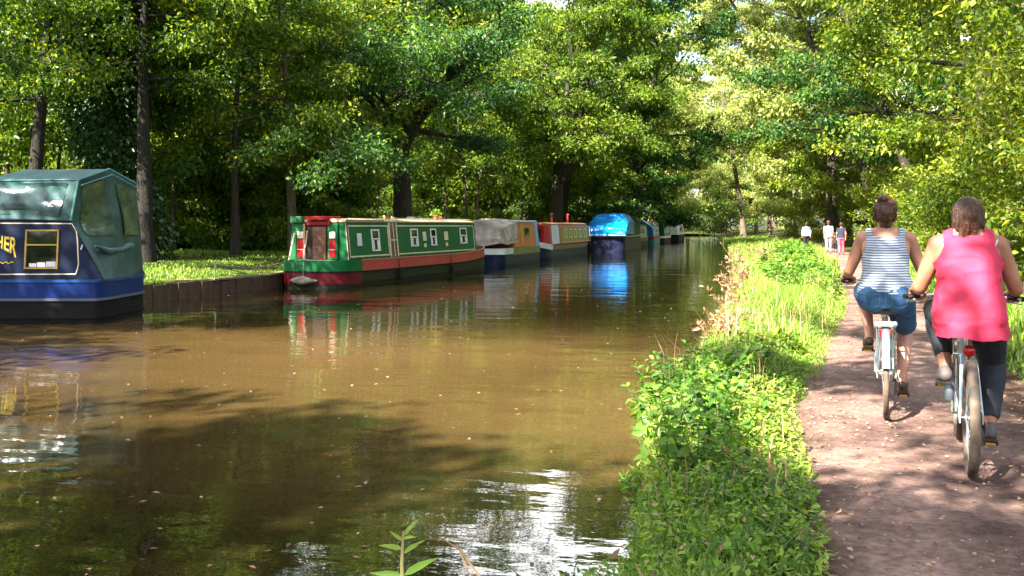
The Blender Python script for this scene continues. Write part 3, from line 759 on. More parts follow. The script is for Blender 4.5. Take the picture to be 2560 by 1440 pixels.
def vnoise(x, y, k=1.0):
    return (np.sin(x * 1.3 * k + y * .7 * k) + np.sin(x * .6 * k - y * 1.1 * k + 1.3) + np.sin(y * .43 * k + .5) + np.sin(x * 2.1 * k + y * .31 * k + 2)) / 4

rg = np.random.default_rng(31)
# right verge grass, thick near, thinning with distance
def strip(n, y0, y1, fx0, fx1, rg, pw=1.0):
    y = y0 + (y1 - y0) * rg.random(n) ** pw
    a = np.array([fx0(t) for t in y]); b = np.array([fx1(t) for t in y])
    return np.stack([a + (b - a) * rg.random(n), y], 1)
xy = strip(60000, 1.5, 30, lambda t: rbx(t) - .02, lambda t: plx(t) + .10, rg, 1.5)
hh = .16 * (1.1 + .8 * vnoise(xy[:, 0] * 2, xy[:, 1])) * rg.uniform(.6, 1.6, len(xy)) * np.clip(.5 + (xy[:, 1] - 5.5) * .12, .45, 1) + .02 * np.clip((xy[:, 1] - 8) * .5, 0, 6)
edge = np.clip((np.array([plx(t) for t in xy[:, 1]]) - xy[:, 0]) / .5, .22, 1)
tone = np.clip(.5 + .22 * vnoise(xy[:, 0], xy[:, 1] * .8) + rg.normal(size=len(xy)) * .15, 0, 1)
tag(link_mesh('verge_grass', grass_mesh('verge_grass', xy, hh * edge, rg, .006, L_GRASS, .55, tone)), kind='stuff')
xy = strip(26000, 28, 110, lambda t: rbx(t) - .02, lambda t: plx(t) + .05, rg, 1.3)
hh = .30 * (1.1 + .8 * vnoise(xy[:, 0] * 2, xy[:, 1])) * rg.uniform(.6, 1.5, len(xy))
tag(link_mesh('verge_grass', grass_mesh('verge_grass', xy, hh, rg, .016, L_GRASS, .6)), kind='stuff')
xy = strip(26000, 5, 40, lambda t: prx(t) - .08, lambda t: prx(t) + 2.8, rg, 1.3)
hh = .16 * (1.1 + .8 * vnoise(xy[:, 0] * 2, xy[:, 1])) * rg.uniform(.6, 1.6, len(xy)) * np.clip((xy[:, 0] - np.array([prx(t) for t in xy[:, 1]])) / .4 + .3, .3, 1.3)
tag(link_mesh('path_side_grass', grass_mesh('path_side_grass', xy, hh, rg, .009, L_GRASS, .55)), kind='stuff')
# mown turf of the far bank
xy = strip(60000, 15, 50, lambda t: lbx(t) - 9, lambda t: lbx(t) - .03, rg, 1.3)
xe = strip(5000, 15, 40, lambda t: lbx(t) - .15, lambda t: lbx(t) - .01, rg, 1.3); xy = np.concatenate([xy, xe])
hh = .06 * (1.1 + .8 * vnoise(xy[:, 0], xy[:, 1])) * rg.uniform(.6, 1.8, len(xy))
tag(link_mesh('bank_turf', grass_mesh('bank_turf', xy, hh, rg, .010, L_GRASS, .8)), kind='stuff')

# nettles and brambles: one tangled mass along the water's edge
def nettle(base, h, rng, stems, leaf, spread=.18, lsz=.085):
    """a stem with opposite pairs of toothed drooping leaves"""
    az = rng.random() * 6.283; ln = rng.uniform(.05, spread)
    k = 5
    pts = [np.array(base) + np.array([math.cos(az) * ln * (i / k) ** 1.6 * h * 2, math.sin(az) * ln * (i / k) ** 1.6 * h * 2, h * i / k]) for i in range(k + 1)]
    stems.tube(pts, [.005 * (1 - .6 * i / k) for i in range(k + 1)], n=4, cap=False)
    npair = max(4, int(h / .042))
    a0 = rng.random() * 3
    for j in range(npair):
        s = .12 + .88 * j / (npair - 1)
        f = s * k; i = min(int(f), k - 1); p = pts[i] + (pts[i + 1] - pts[i]) * (f - i)
        big = math.sin(math.pi * min(1, s * .8 + .12)) ** .7
        for q in (0, 1):
            a = a0 + j * 1.5708 + q * math.pi + rng.normal() * .25
            el = rng.uniform(-.5, .35) if s < .9 else rng.uniform(.2, .9)
            leaf.append((p, (math.cos(a) * math.cos(el), math.sin(a) * math.cos(el), math.sin(el)), lsz * (.35 + .6 * big) * rng.uniform(.8, 1.2)))
rg = np.random.default_rng(33)
st = MB(); lf = []
def patch(n, y0, y1, u0, u1, hmin, hmax, spread=.2, lsz=.085):
    for _ in range(n):
        y = rg.uniform(y0, y1); a, b = rbx(y), plx(y)
        u = rg.uniform(u0, u1); x = a + (b - a) * u
        h = rg.uniform(hmin, hmax) * (1 - .35 * max(0, u - .5))
        nettle((x, y, max(.0, ground_z(x, y)) - .03), h, rg, st, lf, spread, lsz)
patch(90, 5.6, 8.5, .02, .55, .30, .62, .3, .09)
patch(60, 5.0, 8.6, .02, .60, .15, .36, .35, .07)
patch(70, 5.0, 7.8, .35, .85, .08, .24, .4, .065)
patch(190, 3.5, 5.5, .0, .9, .08, .26, .4, .062)
patch(50, 2.6, 3.7, .0, .95, .10, .28, .4, .065)
patch(40, 8.6, 10.5, .1, .75, .2, .45, .3, .09)
patch(46, 12, 18, .35, .95, .15, .32, .3, .09)
patch(60, 19, 30, .35, .95, .4, .75, .3, .12)
patch(50, 30, 60, .2, .9, .4, .8, .3, .17)
P = np.array([q[0] for q in lf]); A = np.array([q[1] for q in lf]); S = np.array([q[2] for q in lf])
tn = np.clip(.44 + .3 * vnoise(P[:, 0] * 3, P[:, 1] * 3) + rg.normal(size=len(P)) * .2, 0, 1)
nm = blade_mesh('nettle_bed', P, A, S, S * .58, L_NETTLE, tn, rg)
nb = link_mesh('nettle_bed', nm); tag(nb, kind='stuff')
STEM = mat('green_stem', (.11, .16, .04), (.07, .07, .03), rough=.7)
tag(st.build('nettle_stalks', STEM), kind='stuff')

# a finer mat of mixed herbs between them, some of it browned
n = 15000
y = 2.6 + 8.4 * rg.random(n) ** 1.2; a = np.array([rbx(t) for t in y]); b_ = np.array([plx(t) for t in y]); u = rg.random(n)
x = a + (b_ - a - .03) * u
hgt = np.array([ground_z(float(q), float(t)) for q, t in zip(x, y)]) + .02 + (.20 * (1 + .9 * vnoise(x * 2.4, y * 2.2)) * rg.random(n) ** .7) * np.clip((1.05 - u) * 2.2, .12, 1)
pos = np.stack([x, y, hgt], 1); axd = rg.normal(size=(n, 3)) * np.array([1, 1, .5]) + np.array([0, 0, .25])
S_ = rg.uniform(.02, .055, n)
tn = np.clip(.62 + .25 * vnoise(x * 3, y * 2.6) + rg.normal(size=n) * .2, 0, 1)
k_ = rg.random(n) < .05
tag(link_mesh('herb_layer', blade_mesh('herb_layer', pos[~k_], axd[~k_], S_[~k_], S_[~k_] * .42, L_NETTLE, tn[~k_], rg)), kind='stuff')
tag(link_mesh('withered_leaves', blade_mesh('withered_leaves', pos[k_], axd[k_], S_[k_] * 1.2, S_[k_] * .5, L_DRY, rg.random(int(k_.sum())), rg)), kind='stuff')

# tall seeding grasses that stand above the rest
rg = np.random.default_rng(77)
xy = np.concatenate([strip(70, 4.6, 9, lambda t: rbx(t) + .05, lambda t: plx(t) - .15, rg), strip(360, 9, 26, lambda t: rbx(t), lambda t: plx(t) - .1, rg, 1.2)])
hh = rg.uniform(.30, .62, len(xy)) * np.where(xy[:, 1] < 9, .8, 1.15)
tag(link_mesh('seeding_grass', grass_mesh('seeding_grass', xy, hh, rg, .0035, L_DRY, .45, np.clip(rg.normal(.75, .15, len(xy)), 0, 1))), kind='stuff')

# trailing plants hanging off the bank over the water
rg = np.random.default_rng(35)
def bush(name, x, y, n, rx, ry, h, ls, lmat, label, cat='plant', z0=.0, asp=.5, seed=1, group=None):
    r_ = np.random.default_rng(seed)
    g_ = r_.normal(size=(n, 3)); g_ /= np.linalg.norm(g_, axis=1, keepdims=True)
    g_ *= (.35 + .65 * r_.random((n, 1)) ** .5)
    pos = np.stack([g_[:, 0] * rx, g_[:, 1] * ry, np.abs(g_[:, 2]) * h + z0], 1)
    pos[:, 2] += .08 * np.sin(pos[:, 0] * 14) * h
    ax = g_ + r_.normal(size=(n, 3)) * .5
    tone = np.clip(.45 + r_.normal(size=n) * .2, 0, 1)
    o = empty(name, (x, y, max(0, ground_z(x, y)) - .02))
    link_mesh('foliage', blade_mesh('foliage', pos, ax, ls * r_.uniform(.6, 1.3, n), ls * asp, lmat, tone, r_), o)
    s_ = MB()
    for i in range(9):
        a = r_.random() * 6.28; f = r_.uniform(.3, .8)
        s_.tube([(0, 0, -.05), (math.cos(a) * rx * f * .5, math.sin(a) * ry * f * .5, h * .5 + z0), (math.cos(a) * rx * f, math.sin(a) * ry * f, h * .85 + z0)], [.006, .005, .003], n=4)
    s_.build('stem', STEM, o)
    return tag(o, label, cat, group)
bush('leafy_plant', *atz(1800, 985, .12)[:2], 900, .34, .30, .34, .11, L_NETTLE, 'dark green leafy clump at the verge edge below the dry brown stalks', seed=2)
bush('bramble', *atz(1930, 905, .12)[:2], 1000, .36, .42, .22, .10, L_MID, 'low dark green bramble mound beside the sunlit middle of the path', seed=3)
bush('waterside_plant', *atz(1650, 1030, .05)[:2], 420, .22, .3, .26, .08, L_NETTLE, 'feathery pale green plant hanging over the water beside the nettles', seed=4, asp=.3)
bush('waterside_plant', *atz(1612, 1190, .05)[:2], 300, .15, .26, .15, .06, L_NETTLE, 'low feathery plant trailing into the water just below the nettle bed', seed=5, asp=.3)
bush('bushy_plant', *atz(1990, 700, .15)[:2], 1300, .85, 1.3, .62, .17, L_NETTLE, 'tall bright green bushy weed on the bend of the verge near the walkers', seed=6)
bush('bushy_plant', *atz(1985, 655, .15)[:2], 1300, .9, 1.5, .8, .2, L_NETTLE, 'furthest tall green weed clump at the narrowing of the verge', seed=7)

# dry russet docks and grasses standing at the water's edge
DRYST = mat('dry_stalk', (.36, .22, .11), (.2, .1, .05), rough=.85)
def dry_plant(px, py, hgt, n, label, seed, grp):
    r_ = np.random.default_rng(seed)
    p = atz(px - 6, py, .03)
    o = empty('dry_dock', (p.x, p.y, -.02))
    s_ = MB(); P, A, S = [], [], []
    for i in range(n):
        a = r_.random() * 6.28; d0 = r_.uniform(0, .34); x0, y0 = math.cos(a) * d0, math.sin(a) * d0 * 2.0
        h = hgt * r_.uniform(.6, 1.15); le = r_.uniform(-.7, .15); l2 = r_.uniform(-.25, .25)
        pts = [(x0 + le * h * (t ** 1.7), y0 + l2 * h * t ** 1.7, h * t) for t in (0, .3, .6, .85, 1)]
        s_.tube(pts, [.006, .005, .004, .003, .002], n=4, cap=False)
        for j in range(12):
            t = r_.uniform(.2, 1.0); f = t * 4; i_ = min(int(f), 3); q = np.array(pts[i_]) + (np.array(pts[i_ + 1]) - np.array(pts[i_])) * (f - i_)
            P.append(q); A.append(r_.normal(size=3) * .6 + np.array([0, 0, .35])); S.append(r_.uniform(.04, .11) * (1 + hgt * .4))
    s_.build('stalk', DRYST, o)
    P = np.array(P); A = np.array(A); S = np.array(S)
    link_mesh('foliage', leaf_mesh('foliage', P, A, S, S * .4, L_DRY, np.clip(r_.normal(.5, .25, len(P)), 0, 1), r_), o)
    return tag(o, label, 'dry plant', grp)
for i, (px, py, h, n, lab) in enumerate([
        (1838, 872, .40, 30, 'pinkish dry seed heads drooping to the water, nearest of the withered clumps'),
        (1850, 835, .42, 26, 'withered russet stalks just beyond the pinkish drooping clump'),
        (1855, 790, .50, 26, 'russet dry stalks in the middle of the withered row at the water edge'),
        (1858, 752, .60, 24, 'upright brown dry dock beside the pale sunlit grass'),
        (1872, 725, .75, 22, 'tall thin brown dock leaning out over the green reflections'),
        (1868, 690, 1.0, 20, 'tallest dry dock with tan seed heads, furthest along the bank'),
        (1925, 672, .9, 22, 'rust coloured dry plant in front of the far grassy verge')]):
    dry_plant(px, py, h, n, lab, 50 + i, 'dry docks along the water edge')

# the plant that rises from the bank at the bottom edge, and a bare twig beside it
p = atd(1008, 1440, 3.0)
o = empty('balsam_plant', (p.x, p.y, ground_z(max(p.x, rbx(p.y) + .02), p.y) - .05))
hz_ = atd(1008, 1330, 3.0).z - o.location.z
s_ = MB(); s_.tube([(0, 0, 0), (.01, 0, hz_ * .5), (-.005, 0, hz_ * .85), (0, 0, hz_)], [.009, .008, .006, .003], n=6)
s_.build('stem', mat('pale_stem', (.40, .36, .16), (.3, .2, .1), rough=.6), o)
r_ = np.random.default_rng(3)
P, A, S = [], [], []
rv = np.array(RV); fv = np.array(FV); up = np.array([0, 0, 1.])
for (hf, side, el, ln, fw) in [(.80, -1, .15, .115, -.2), (.80, 1, .55, .13, .2), (.90, 1, .75, .085, -.3), (.92, -1, .25, .09, .2), (.96, -1, .55, .06, .3), (.98, 1, .95, .075, .1), (.97, .4, .3, .06, -1),
                               (.7, .3, .1, .12, 1), (.72, -.3, .05, .12, -1), (.6, 1, .1, .12, .4), (.6, -1, .0, .12, -.4), (.5, .2, .1, .12, 1)]:
    P.append(up * hz_ * hf); A.append(rv * side * math.cos(el) + up * math.sin(el) + fv * fw * .5); S.append(ln)
P, A, S = np.array(P), np.array(A), np.array(S)
link_mesh('leaf', blade_mesh('leaf', P, A, S * .92, S * .21, L_NETTLE, np.linspace(.55, .9, len(P)), r_, curl=.3, up=-fv * 1.2 + up), o)
tag(o, 'single young plant with long narrow leaves rising against the dark water at the lower edge', 'plant')
tw = MB()
a_, b_, c_ = atd(1205, 1450, 3.0), atd(1150, 1375, 3.1), atd(1098, 1342, 3.2)
p0 = Vector((a_.x + .05, a_.y - .1, 0.03))
tw.tube([p0, a_, b_, c_], [.006, .005, .004, .002], n=5)
tw.tube([b_, atd(1165, 1420, 3.0), atd(1180, 1445, 3.0)], [.004, .003, .002], n=5)
tag(tw.build('bare_twig', DRYST), 'bare brown twig poking up beside the single long leaved plant', 'twig')

# leaves and specks floating, litter and stones on the path
rg = np.random.default_rng(41)
n = 420
y = 3.2 + 22 * rg.random(n) ** 1.6
x = np.array([rbx(t) for t in y]) - .1 - rg.random(n) ** 1.2 * (4 + y * .5)
pos = np.stack([x, y, np.full(n, .006)], 1); a = rg.random(n) * 6.28
axd = np.stack([np.cos(a), np.sin(a), np.zeros(n)], 1)
s = rg.uniform(.02, .06, n)
tag(link_mesh('floating_leaves', leaf_mesh('floating_leaves', pos, axd, s, s * .55, L_DRY, rg.random(n), rg, fold=.03, up=np.array([0, 0, 40.]))), kind='stuff')
n = 3600
y = 3.0 + 30 * rg.random(n) ** 1.8
u = rg.random(n); u = np.where(rg.random(n) < .55, np.where(u < .5, u * .5, 1 - (1 - u) * .5), u)
x = np.array([plx(t) - .12 + (prx(t) - plx(t) + .24) * k for t, k in zip(y, u)])
z = np.array([ground_z(float(q), float(t)) for q, t in zip(x, y)]) + .03
pos = np.stack([x, y, z], 1); a = rg.random(n) * 6.28
axd = np.stack([np.cos(a), np.sin(a), rg.normal(size=n) * .2], 1)
s = rg.uniform(.012, .042, n)
tag(link_mesh('leaf_litter', leaf_mesh('leaf_litter', pos, axd, s, s * .6, L_DRY, rg.random(n), rg, fold=.1, up=np.array([0, 0, 3.]))), kind='stuff')
pb = MB(); rp_ = random.Random(5)
for i in range(700):
    y = 3.0 + 18 * rp_.random() ** 1.6; x = plx(y) + (prx(y) - plx(y)) * rp_.random()
    s = rp_.uniform(.004, .012)
    pb.ball((x, y, ground_z(x, y) + .02), s * rp_.uniform(.8, 1.5), s * rp_.uniform(.8, 1.5), s * .7, n=5, m=3, rot=Matrix.Rotation(rp_.random() * 3, 3, 'Z'))
tag(pb.build('gravel', mat('pebble', (.36, .28, .24), (.18, .13, .11), scale=6, rough=.9)), kind='stuff')
# ================================================================== MOORED BOATS
def paint(name, c, c2=None, rough=.45, **kw):
    kw.setdefault('bump', .12); kw.setdefault('bscale', 30)
    return mat(name, c, c2 or tuple(x * .82 for x in c), scale=2.2, rough=rough, spec=.2, dirt=kw.pop('dirt', (.10, .085, .06)), dirt_amt=kw.pop('dirt_amt', .18) * .7, dirt_scale=2.6, bdist=.004, **kw)
BLACKHULL = paint('bitumen_black', (.005, .005, .006), rough=.75, dirt=(.03, .028, .022))
OLIVEHULL = paint('faded_black_hull', (.020, .022, .012), rough=.6, dirt=(.05, .045, .03))
NAVY = paint('navy_paint', (.001, .007, .036), dirt_amt=.12)
ROYAL = paint('royal_blue_paint', (.003, .022, .14), dirt_amt=.15)
SKYB = paint('light_blue_paint', (.22, .42, .62))
WHITE = paint('white_paint', (.62, .63, .62))
CREAM = paint('cream_paint', (.62, .55, .40))
GREEN = paint('green_paint', (.003, .095, .028), dirt_amt=.15)
DGREEN = paint('dark_green_paint', (.008, .085, .03))
RED = paint('red_paint', (.33, .006, .012), dirt_amt=.15)
FADERED = paint('faded_red_paint', (.42, .055, .05), rough=.45)
MAROON = paint('maroon_paint', (.10, .004, .011))
WINE = paint('wine_rail_paint', (.17, .014, .05))
BROWNW = mat('varnished_wood', (.13, .045, .022), (.05, .018, .01), scale=4, stretch=(1, 1, 8), rough=.4, coat=.2)
ORANGEW = mat('orange_boards', (.58, .145, .04), (.38, .085, .025), scale=4, stretch=(8, 8, 1), rough=.5)
OLIVEP = paint('olive_yellow_paint', (.30, .29, .06), rough=.65)
BRASS = mat('brass', (.62, .43, .13), (.42, .28, .08), rough=.3, metal=.75)
GOLD = mat('gold_lettering', (.60, .46, .06), (.45, .32, .03), rough=.45)
GLASS = mat('dark_glass', (.012, .016, .014), (.006, .008, .007), rough=.04, spec=.8)
ROPE = mat('grey_rope', (.20, .18, .15), (.09, .08, .065), scale=40, rough=.9, bump=.6)
CANVAS = mat('teal_canvas', (.020, .105, .105), (.012, .06, .066), scale=3, rough=.6, bump=.5, bscale=7, bdist=.03, dirt=(.12, .16, .15), dirt_amt=.25, sheen=.1)
CANVASD = mat('dark_green_canvas', (.022, .075, .06), (.012, .04, .034), scale=3, rough=.6, bump=.5, bscale=7, bdist=.03)
VINYL = mat('clear_vinyl', (.06, .10, .12), (.025, .05, .055), scale=2.2, rough=.16, spec=.6, bump=.55, bscale=3.2, bdist=.05)
VINYLG = mat('green_vinyl', (.045, .085, .05), (.014, .03, .02), scale=3.5, rough=.14, spec=.8, bump=.6, bscale=4.5, bdist=.04)
TARP = mat('tan_tarpaulin', (.40, .35, .31), (.24, .20, .18), scale=3, rough=.7, bump=.6, bscale=5, bdist=.05)
BTARP = mat('blue_tarpaulin', (.004, .25, .80), (.003, .17, .60), scale=2, rough=.30, bump=.5, bscale=4, bdist=.05)
STEEL = mat('dull_steel', (.32, .32, .31), (.2, .19, .18), rough=.45, metal=.6)
CLOTHW = mat('white_cloth', (.72, .74, .76), (.5, .53, .57), rough=.9)

def berth(px1, d1, px2, L, W):
    """where a boat lies whose outer side runs from bearing px1 (d1 m off) to bearing px2, L m further"""
    p = atd(px1, HY, d1)
    best = None
    for i in range(-400, 400):
        a = i * .001
        q = np.array([p.x + math.sin(a) * L, p.y + math.cos(a) * L, 0.0])
        e = abs(CX + FPX * float(q @ RV) / float(q @ FV) - px2)
        if best is None or e < best[0]: best = (e, a)
    a = best[1]
    return p.x - W * math.cos(a), p.y + W * math.sin(a), -a

class Boat:
    """a boat's own frame: y runs from the near end (0) to the far end (L), x to its right, z up from the water"""
    def __init__(self, name, x, y, rz, label, L, W=1.03, near='round', nl=1.0, far='bow', fl=2.4, side=1, p_near=2.0):
        self.root = empty(name, (x, y, 0), rz)
        tag(self.root, label, 'boat')
        self.L, self.W, self.s, self.nl, self.fl, self.pn = L, W, side, nl, fl, p_near
        self.M = Matrix.Translation((x, y, 0)) @ Matrix.Rotation(rz, 4, 'Z')
    def hw(self, y):
        W = self.W
        if y < self.nl:
            t = max(0, 1 - max(0, y) / self.nl); return W * max(0.0, 1 - t ** self.pn) ** (1 / self.pn)
        if y > self.L - self.fl:
            t = min(1, 1 - (self.L - y) / self.fl); return W * max(0.0, 1 - t ** 2.2) ** (1 / 1.6)
        return W
    def stations(self, y0, y1):
        ys_ = [self.nl * (1 - math.cos(math.pi / 2 * i / 18)) for i in range(19)] + list(np.arange(self.nl + .5, self.L - self.fl, .8)) + [self.L - self.fl * (1 - i / 9) for i in range(10)]
        ys_ = [y for y in ys_ if y0 < y < y1]
        return [y0] + ys_ + [y1]
    def px(self, x, y, z):
        p = self.M @ Vector((x, y, z)); q = np.array(p) - np.array([0, 0, CAMZ])
        return CX + FPX * float(q @ RV) / float(q @ FV)
    def ypx(self, px, x):
        """how far along the boat the point seen at that bearing stands"""
        a, b = -1.0, self.L + 2
        fa = self.px(x, a, 1) - px
        for _ in range(40):
            m_ = (a + b) / 2; fm = self.px(x, m_, 1) - px
            if (fm > 0) == (fa > 0): a, fa = m_, fm
            else: b = m_
        return (a + b) / 2
    def hull(self, ztop, mats, sheer_near=.0, sheer_far=.25, name='hull'):
        mb = MB(); rg_ = []
        self.zt = lambda y: ztop + sheer_near * max(0, 1 - y / 2.5) ** 2 + sheer_far * max(0, 1 - (self.L - y) / 3.5) ** 2
        for y in self.stations(0.001, self.L - .001):
            h = max(.02, self.hw(y)); zt = self.zt(y)
            rg_.append([(-h, y, zt), (-h, y, .1), (-h * .9, y, -.5), (h * .9, y, -.5), (h, y, .1), (h, y, zt)])
        mb.rings(rg_)
        return mb.build(name, mats, self.root)
    def band(self, name, y0, y1, z0, z1, off, m, parent=None, sides=(1, -1)):
        """a strake that wraps the hull's outline, standing proud of it"""
        mb = MB(); pts = []
        st_ = self.stations(max(y0, .001), y1)
        for s in sides:
            seq = [(s * max(.02, self.hw(y)), y) for y in st_]
            pts = (seq[::-1] if not pts else pts) if s == sides[0] else pts + (seq[1:] if y0 <= .001 else [])
            if s == sides[0]: first = seq
        if y0 > .001 and len(sides) == 2:
            runs = [[(s * self.hw(y), y) for y in st_] for s in sides]
        else:
            runs = [pts]
        for run in runs:
            rr = []
            for i, p in enumerate(run):
                a = run[max(0, i - 1)]; b = run[min(len(run) - 1, i + 1)]
                tx, ty = b[0] - a[0], b[1] - a[1]; l = math.hypot(tx, ty) or 1
                nx, ny = ty / l, -tx / l
                if nx * p[0] + ny * (p[1] - self.L / 2) < 0: nx, ny = -nx, -ny
                zz = self.zt(p[1]) - self.zt(self.L / 2)
                o, i_ = off, -.03
                rr.append([(p[0] + nx * o, p[1] + ny * o, z0 + zz), (p[0] + nx * o, p[1] + ny * o, z1 + zz), (p[0] + nx * i_, p[1] + ny * i_, z1 + zz), (p[0] + nx * i_, p[1] + ny * i_, z0 + zz)])
            mb.rings(rr)
        return mb.build(name, m, parent or self.root, smooth=True)
    def cabin(self, y0, y1, zg, zr, m, roofm, b=None, t=None, camber=.07, rake=0.0, roof_over=.03):
        self.b = b or self.W - .13; self.t = t or self.W - .24; self.zg, self.zr = zg, zr
        mb = MB()
        def prof(y, dy): return [(-self.b, y, zg), (-self.t, y + dy, zr), (self.t, y + dy, zr), (self.b, y, zg)]
        mb.rings([prof(y0, rake), prof(y1, -rake)])
        c = mb.build('cabin', m, self.root)
        rf = MB(); t_ = self.t + .025
        def rp_(y): return [(-t_, y, zr + .004), (-t_, y, zr + .04), (-t_ * .6, y, zr + .04 + camber * .75), (0, y, zr + .04 + camber), (t_ * .6, y, zr + .04 + camber * .75), (t_, y, zr + .04), (t_, y, zr + .004)]
        rf.rings([rp_(y0 + rake - roof_over), rp_(y1 - rake + roof_over)])
        rf.build('roof', roofm, self.root)
        return c
    def sx(self, z, off=0.0):
        return self.s * (self.b + (self.t - self.b) * (z - self.zg) / (self.zr - self.zg) + off)
    def srect(self, mb, y0, y1, z0, z1, off=.004, th=.012):
        """flat piece on the cabin side, from off to off+th outside it"""
        q = lambda y, z, o: (self.sx(z, o), y, z)
        mb.hexa([q(y0, z0, off), q(y1, z0, off), q(y1, z1, off), q(y0, z1, off), q(y0, z0, off + th), q(y1, z0, off + th), q(y1, z1, off + th), q(y0, z1, off + th)])
    def sframe(self, mb, y0, y1, z0, z1, w, off=.004, th=.012):
        self.srect(mb, y0, y1, z1 - w, z1, off, th); self.srect(mb, y0, y1, z0, z0 + w, off, th)
        self.srect(mb, y0, y0 + w, z0 + w, z1 - w, off, th); self.srect(mb, y1 - w, y1, z0 + w, z1 - w, off, th)
    def window(self, y0, y1, z0, z1, fm, w=.03, bar=None, glass=None, extra=None):
        f = MB(); self.sframe(f, y0, y1, z0, z1, w, .003, .022)
        if bar: self.srect(f, y0 + w, y1 - w, bar - w * .45, bar + w * .45, .003, .018)
        wn = f.build('window', fm, self.root)
        gl = MB(); self.srect(gl, y0 + w, y1 - w, z0 + w, z1 - w, .003, .006); gl.build('pane', glass or GLASS, wn)
        return wn
    def rail(self, y0, y1, m, z=.11, sides=(1, -1)):
        mb = MB()
        for s in sides:
            mb.tube([(s * (self.t - .10), y0, self.zr + z), (s * (self.t - .10), y1, self.zr + z)], .018, n=6)
            y = y0
            while y < y1:
                mb.tube([(s * (self.t - .10), y, self.zr + .04), (s * (self.t - .10), y, self.zr + z)], .012, n=5); y += 1.1
        return mb.build('handrail', m, self.root)

def patch(mb, A, B, nu, nv, u=(0, 1), v=(0, 1), off=0.0, amp=.012, seed=0, th=.006):
    """cloth stretched between two edge lines A and B (same count), with soft wrinkles and real thickness"""
    A = [Vector(p) for p in A]; B = [Vector(p) for p in B]
    def on(E, t):
        f = t * (len(E) - 1); i = min(int(f), len(E) - 2); return E[i].lerp(E[i + 1], f - i)
    def raw(uu, vv): return on(A, vv).lerp(on(B, vv), uu)
    def P(uu, vv, o):
        p = raw(uu, vv); e = .01
        du = raw(min(1, uu + e), vv) - raw(max(0, uu - e), vv); dv = raw(uu, min(1, vv + e)) - raw(uu, max(0, vv - e))
        n = du.cross(dv)
        if n.length < 1e-9: n = Vector((0, 0, 1))
        n.normalize()
        wv_ = amp * (math.sin(uu * 9 + vv * 5 + seed) + .7 * math.sin(uu * 4 - vv * 11 + seed * 2) + .5 * math.sin(uu * 17 + vv * 3 + seed)) * min(1, 6 * min(uu, 1 - uu)) * min(1, 6 * min(vv, 1 - vv))
        return p + n * (o + wv_)
    for o_, flip in ((off, False), (off + th, True)):
        rows = [[P(u[0] + (u[1] - u[0]) * i / nu, v[0] + (v[1] - v[0]) * j / nv, o_) for i in range(nu + 1)] for j in range(nv + 1)]
        mb.rings(rows, cap=False, closed=False)

def textmesh(body, size, extr=.004):
    c = bpy.data.curves.new('lettering', 'FONT'); c.body = body; c.size = size; c.extrude = extr; c.offset = .006
    o = bpy.data.objects.new('tmp_text', c); COL.objects.link(o)
    bpy.context.view_layer.update()
    me = bpy.data.meshes.new_from_object(o.evaluated_get(bpy.context.evaluated_depsgraph_get()))
    bpy.data.objects.remove(o)
    return me

# ---------------------------------------------------------------- the blue narrowboat
p = atd(CX + FPX * -6.85 / 17.03, HY, 17.03)
bb = Boat('narrowboat', p.x, p.y, YAW + R(90), 'navy blue narrowboat with yellow lettering and a teal canvas hood over its stern', 12.0, near='round', nl=.22, p_near=4, side=-1)
bb.hull(.72, BLACKHULL, sheer_far=.2)
bb.band('gunwale_band', 0, 11.5, .44, .70, .012, ROYAL)
bb.band('gunwale_edge', 0, 11.5, .70, .745, .03, paint('gunwale_blue', (.015, .07, .25)))
bb.band('rubbing_strake', 0, 11.5, .39, .435, .03, paint('pale_strake', (.10, .12, .20)))
bb.band('rubbing_strake', 0, 11.5, .10, .13, .02, BLACKHULL)
# cabin with its raked after end
bb.b, bb.t, bb.zg, bb.zr = .93, .84, .74, 1.74
cb = MB(); cb.rings([[(-.93, -.03 + .03, .742), (-.84, .6, 1.74), (.84, .6, 1.74), (.93, .0, .742)], [(-.93, 9.5, .742), (-.84, 9.4, 1.74), (.84, 9.4, 1.74), (.93, 9.5, .742)]])
cb.build('cabin', NAVY, bb.root)
rf = MB(); rf.rings([[(-.865, y, 1.744), (-.865, y, 1.775), (-.5, y, 1.81), (0, y, 1.83), (.5, y, 1.81), (.865, y, 1.775), (.865, y, 1.744)] for y in (.62, 9.45)])
rf.build('roof', paint('roof_blue', (.03, .05, .17)), bb.root)
rl = MB(); rl.tube([(-.76, .95, 1.80), (-.76, 1.15, 1.88), (-.76, 9.0, 1.88)], .022, n=7); rl.tube([(.76, .95, 1.80), (.76, 1.15, 1.88), (.76, 9.0, 1.88)], .022, n=7)
for y in np.arange(1.3, 9, .8):
    for s in (-1, 1): rl.tube([(s * .76, y, 1.77), (s * .76, y, 1.88)], .014, n=5)
rl.build('handrail', WINE, bb.root)
rx_ = MB(); rx_.box(-.72, -.4, 1.6, 2.6, 1.83, 1.90); rx_.build('roof_box', WHITE, bb.root)
ln_ = MB()
def yb(px_, d=16.13): return -6.85 - (px_ - CX) / FPX * d
def zb(py_, d=16.13): return CAMZ + (HY - py_) / FPX * d
wl = .018
def seg(pa, pb):
    (ya, za), (yb_, zb_) = pa, pb
    dy, dz = yb_ - ya, zb_ - za; l = math.hypot(dy, dz); ny, nz_ = -dz / l * wl / 2, dy / l * wl / 2
    q = [(ya + ny, za + nz_), (yb_ + ny, zb_ + nz_), (yb_ - ny, zb_ - nz_), (ya - ny, za - nz_)]
    ln_.hexa([(bb.sx(z, .002), y, z) for y, z in q] + [(bb.sx(z, .009), y, z) for y, z in q])
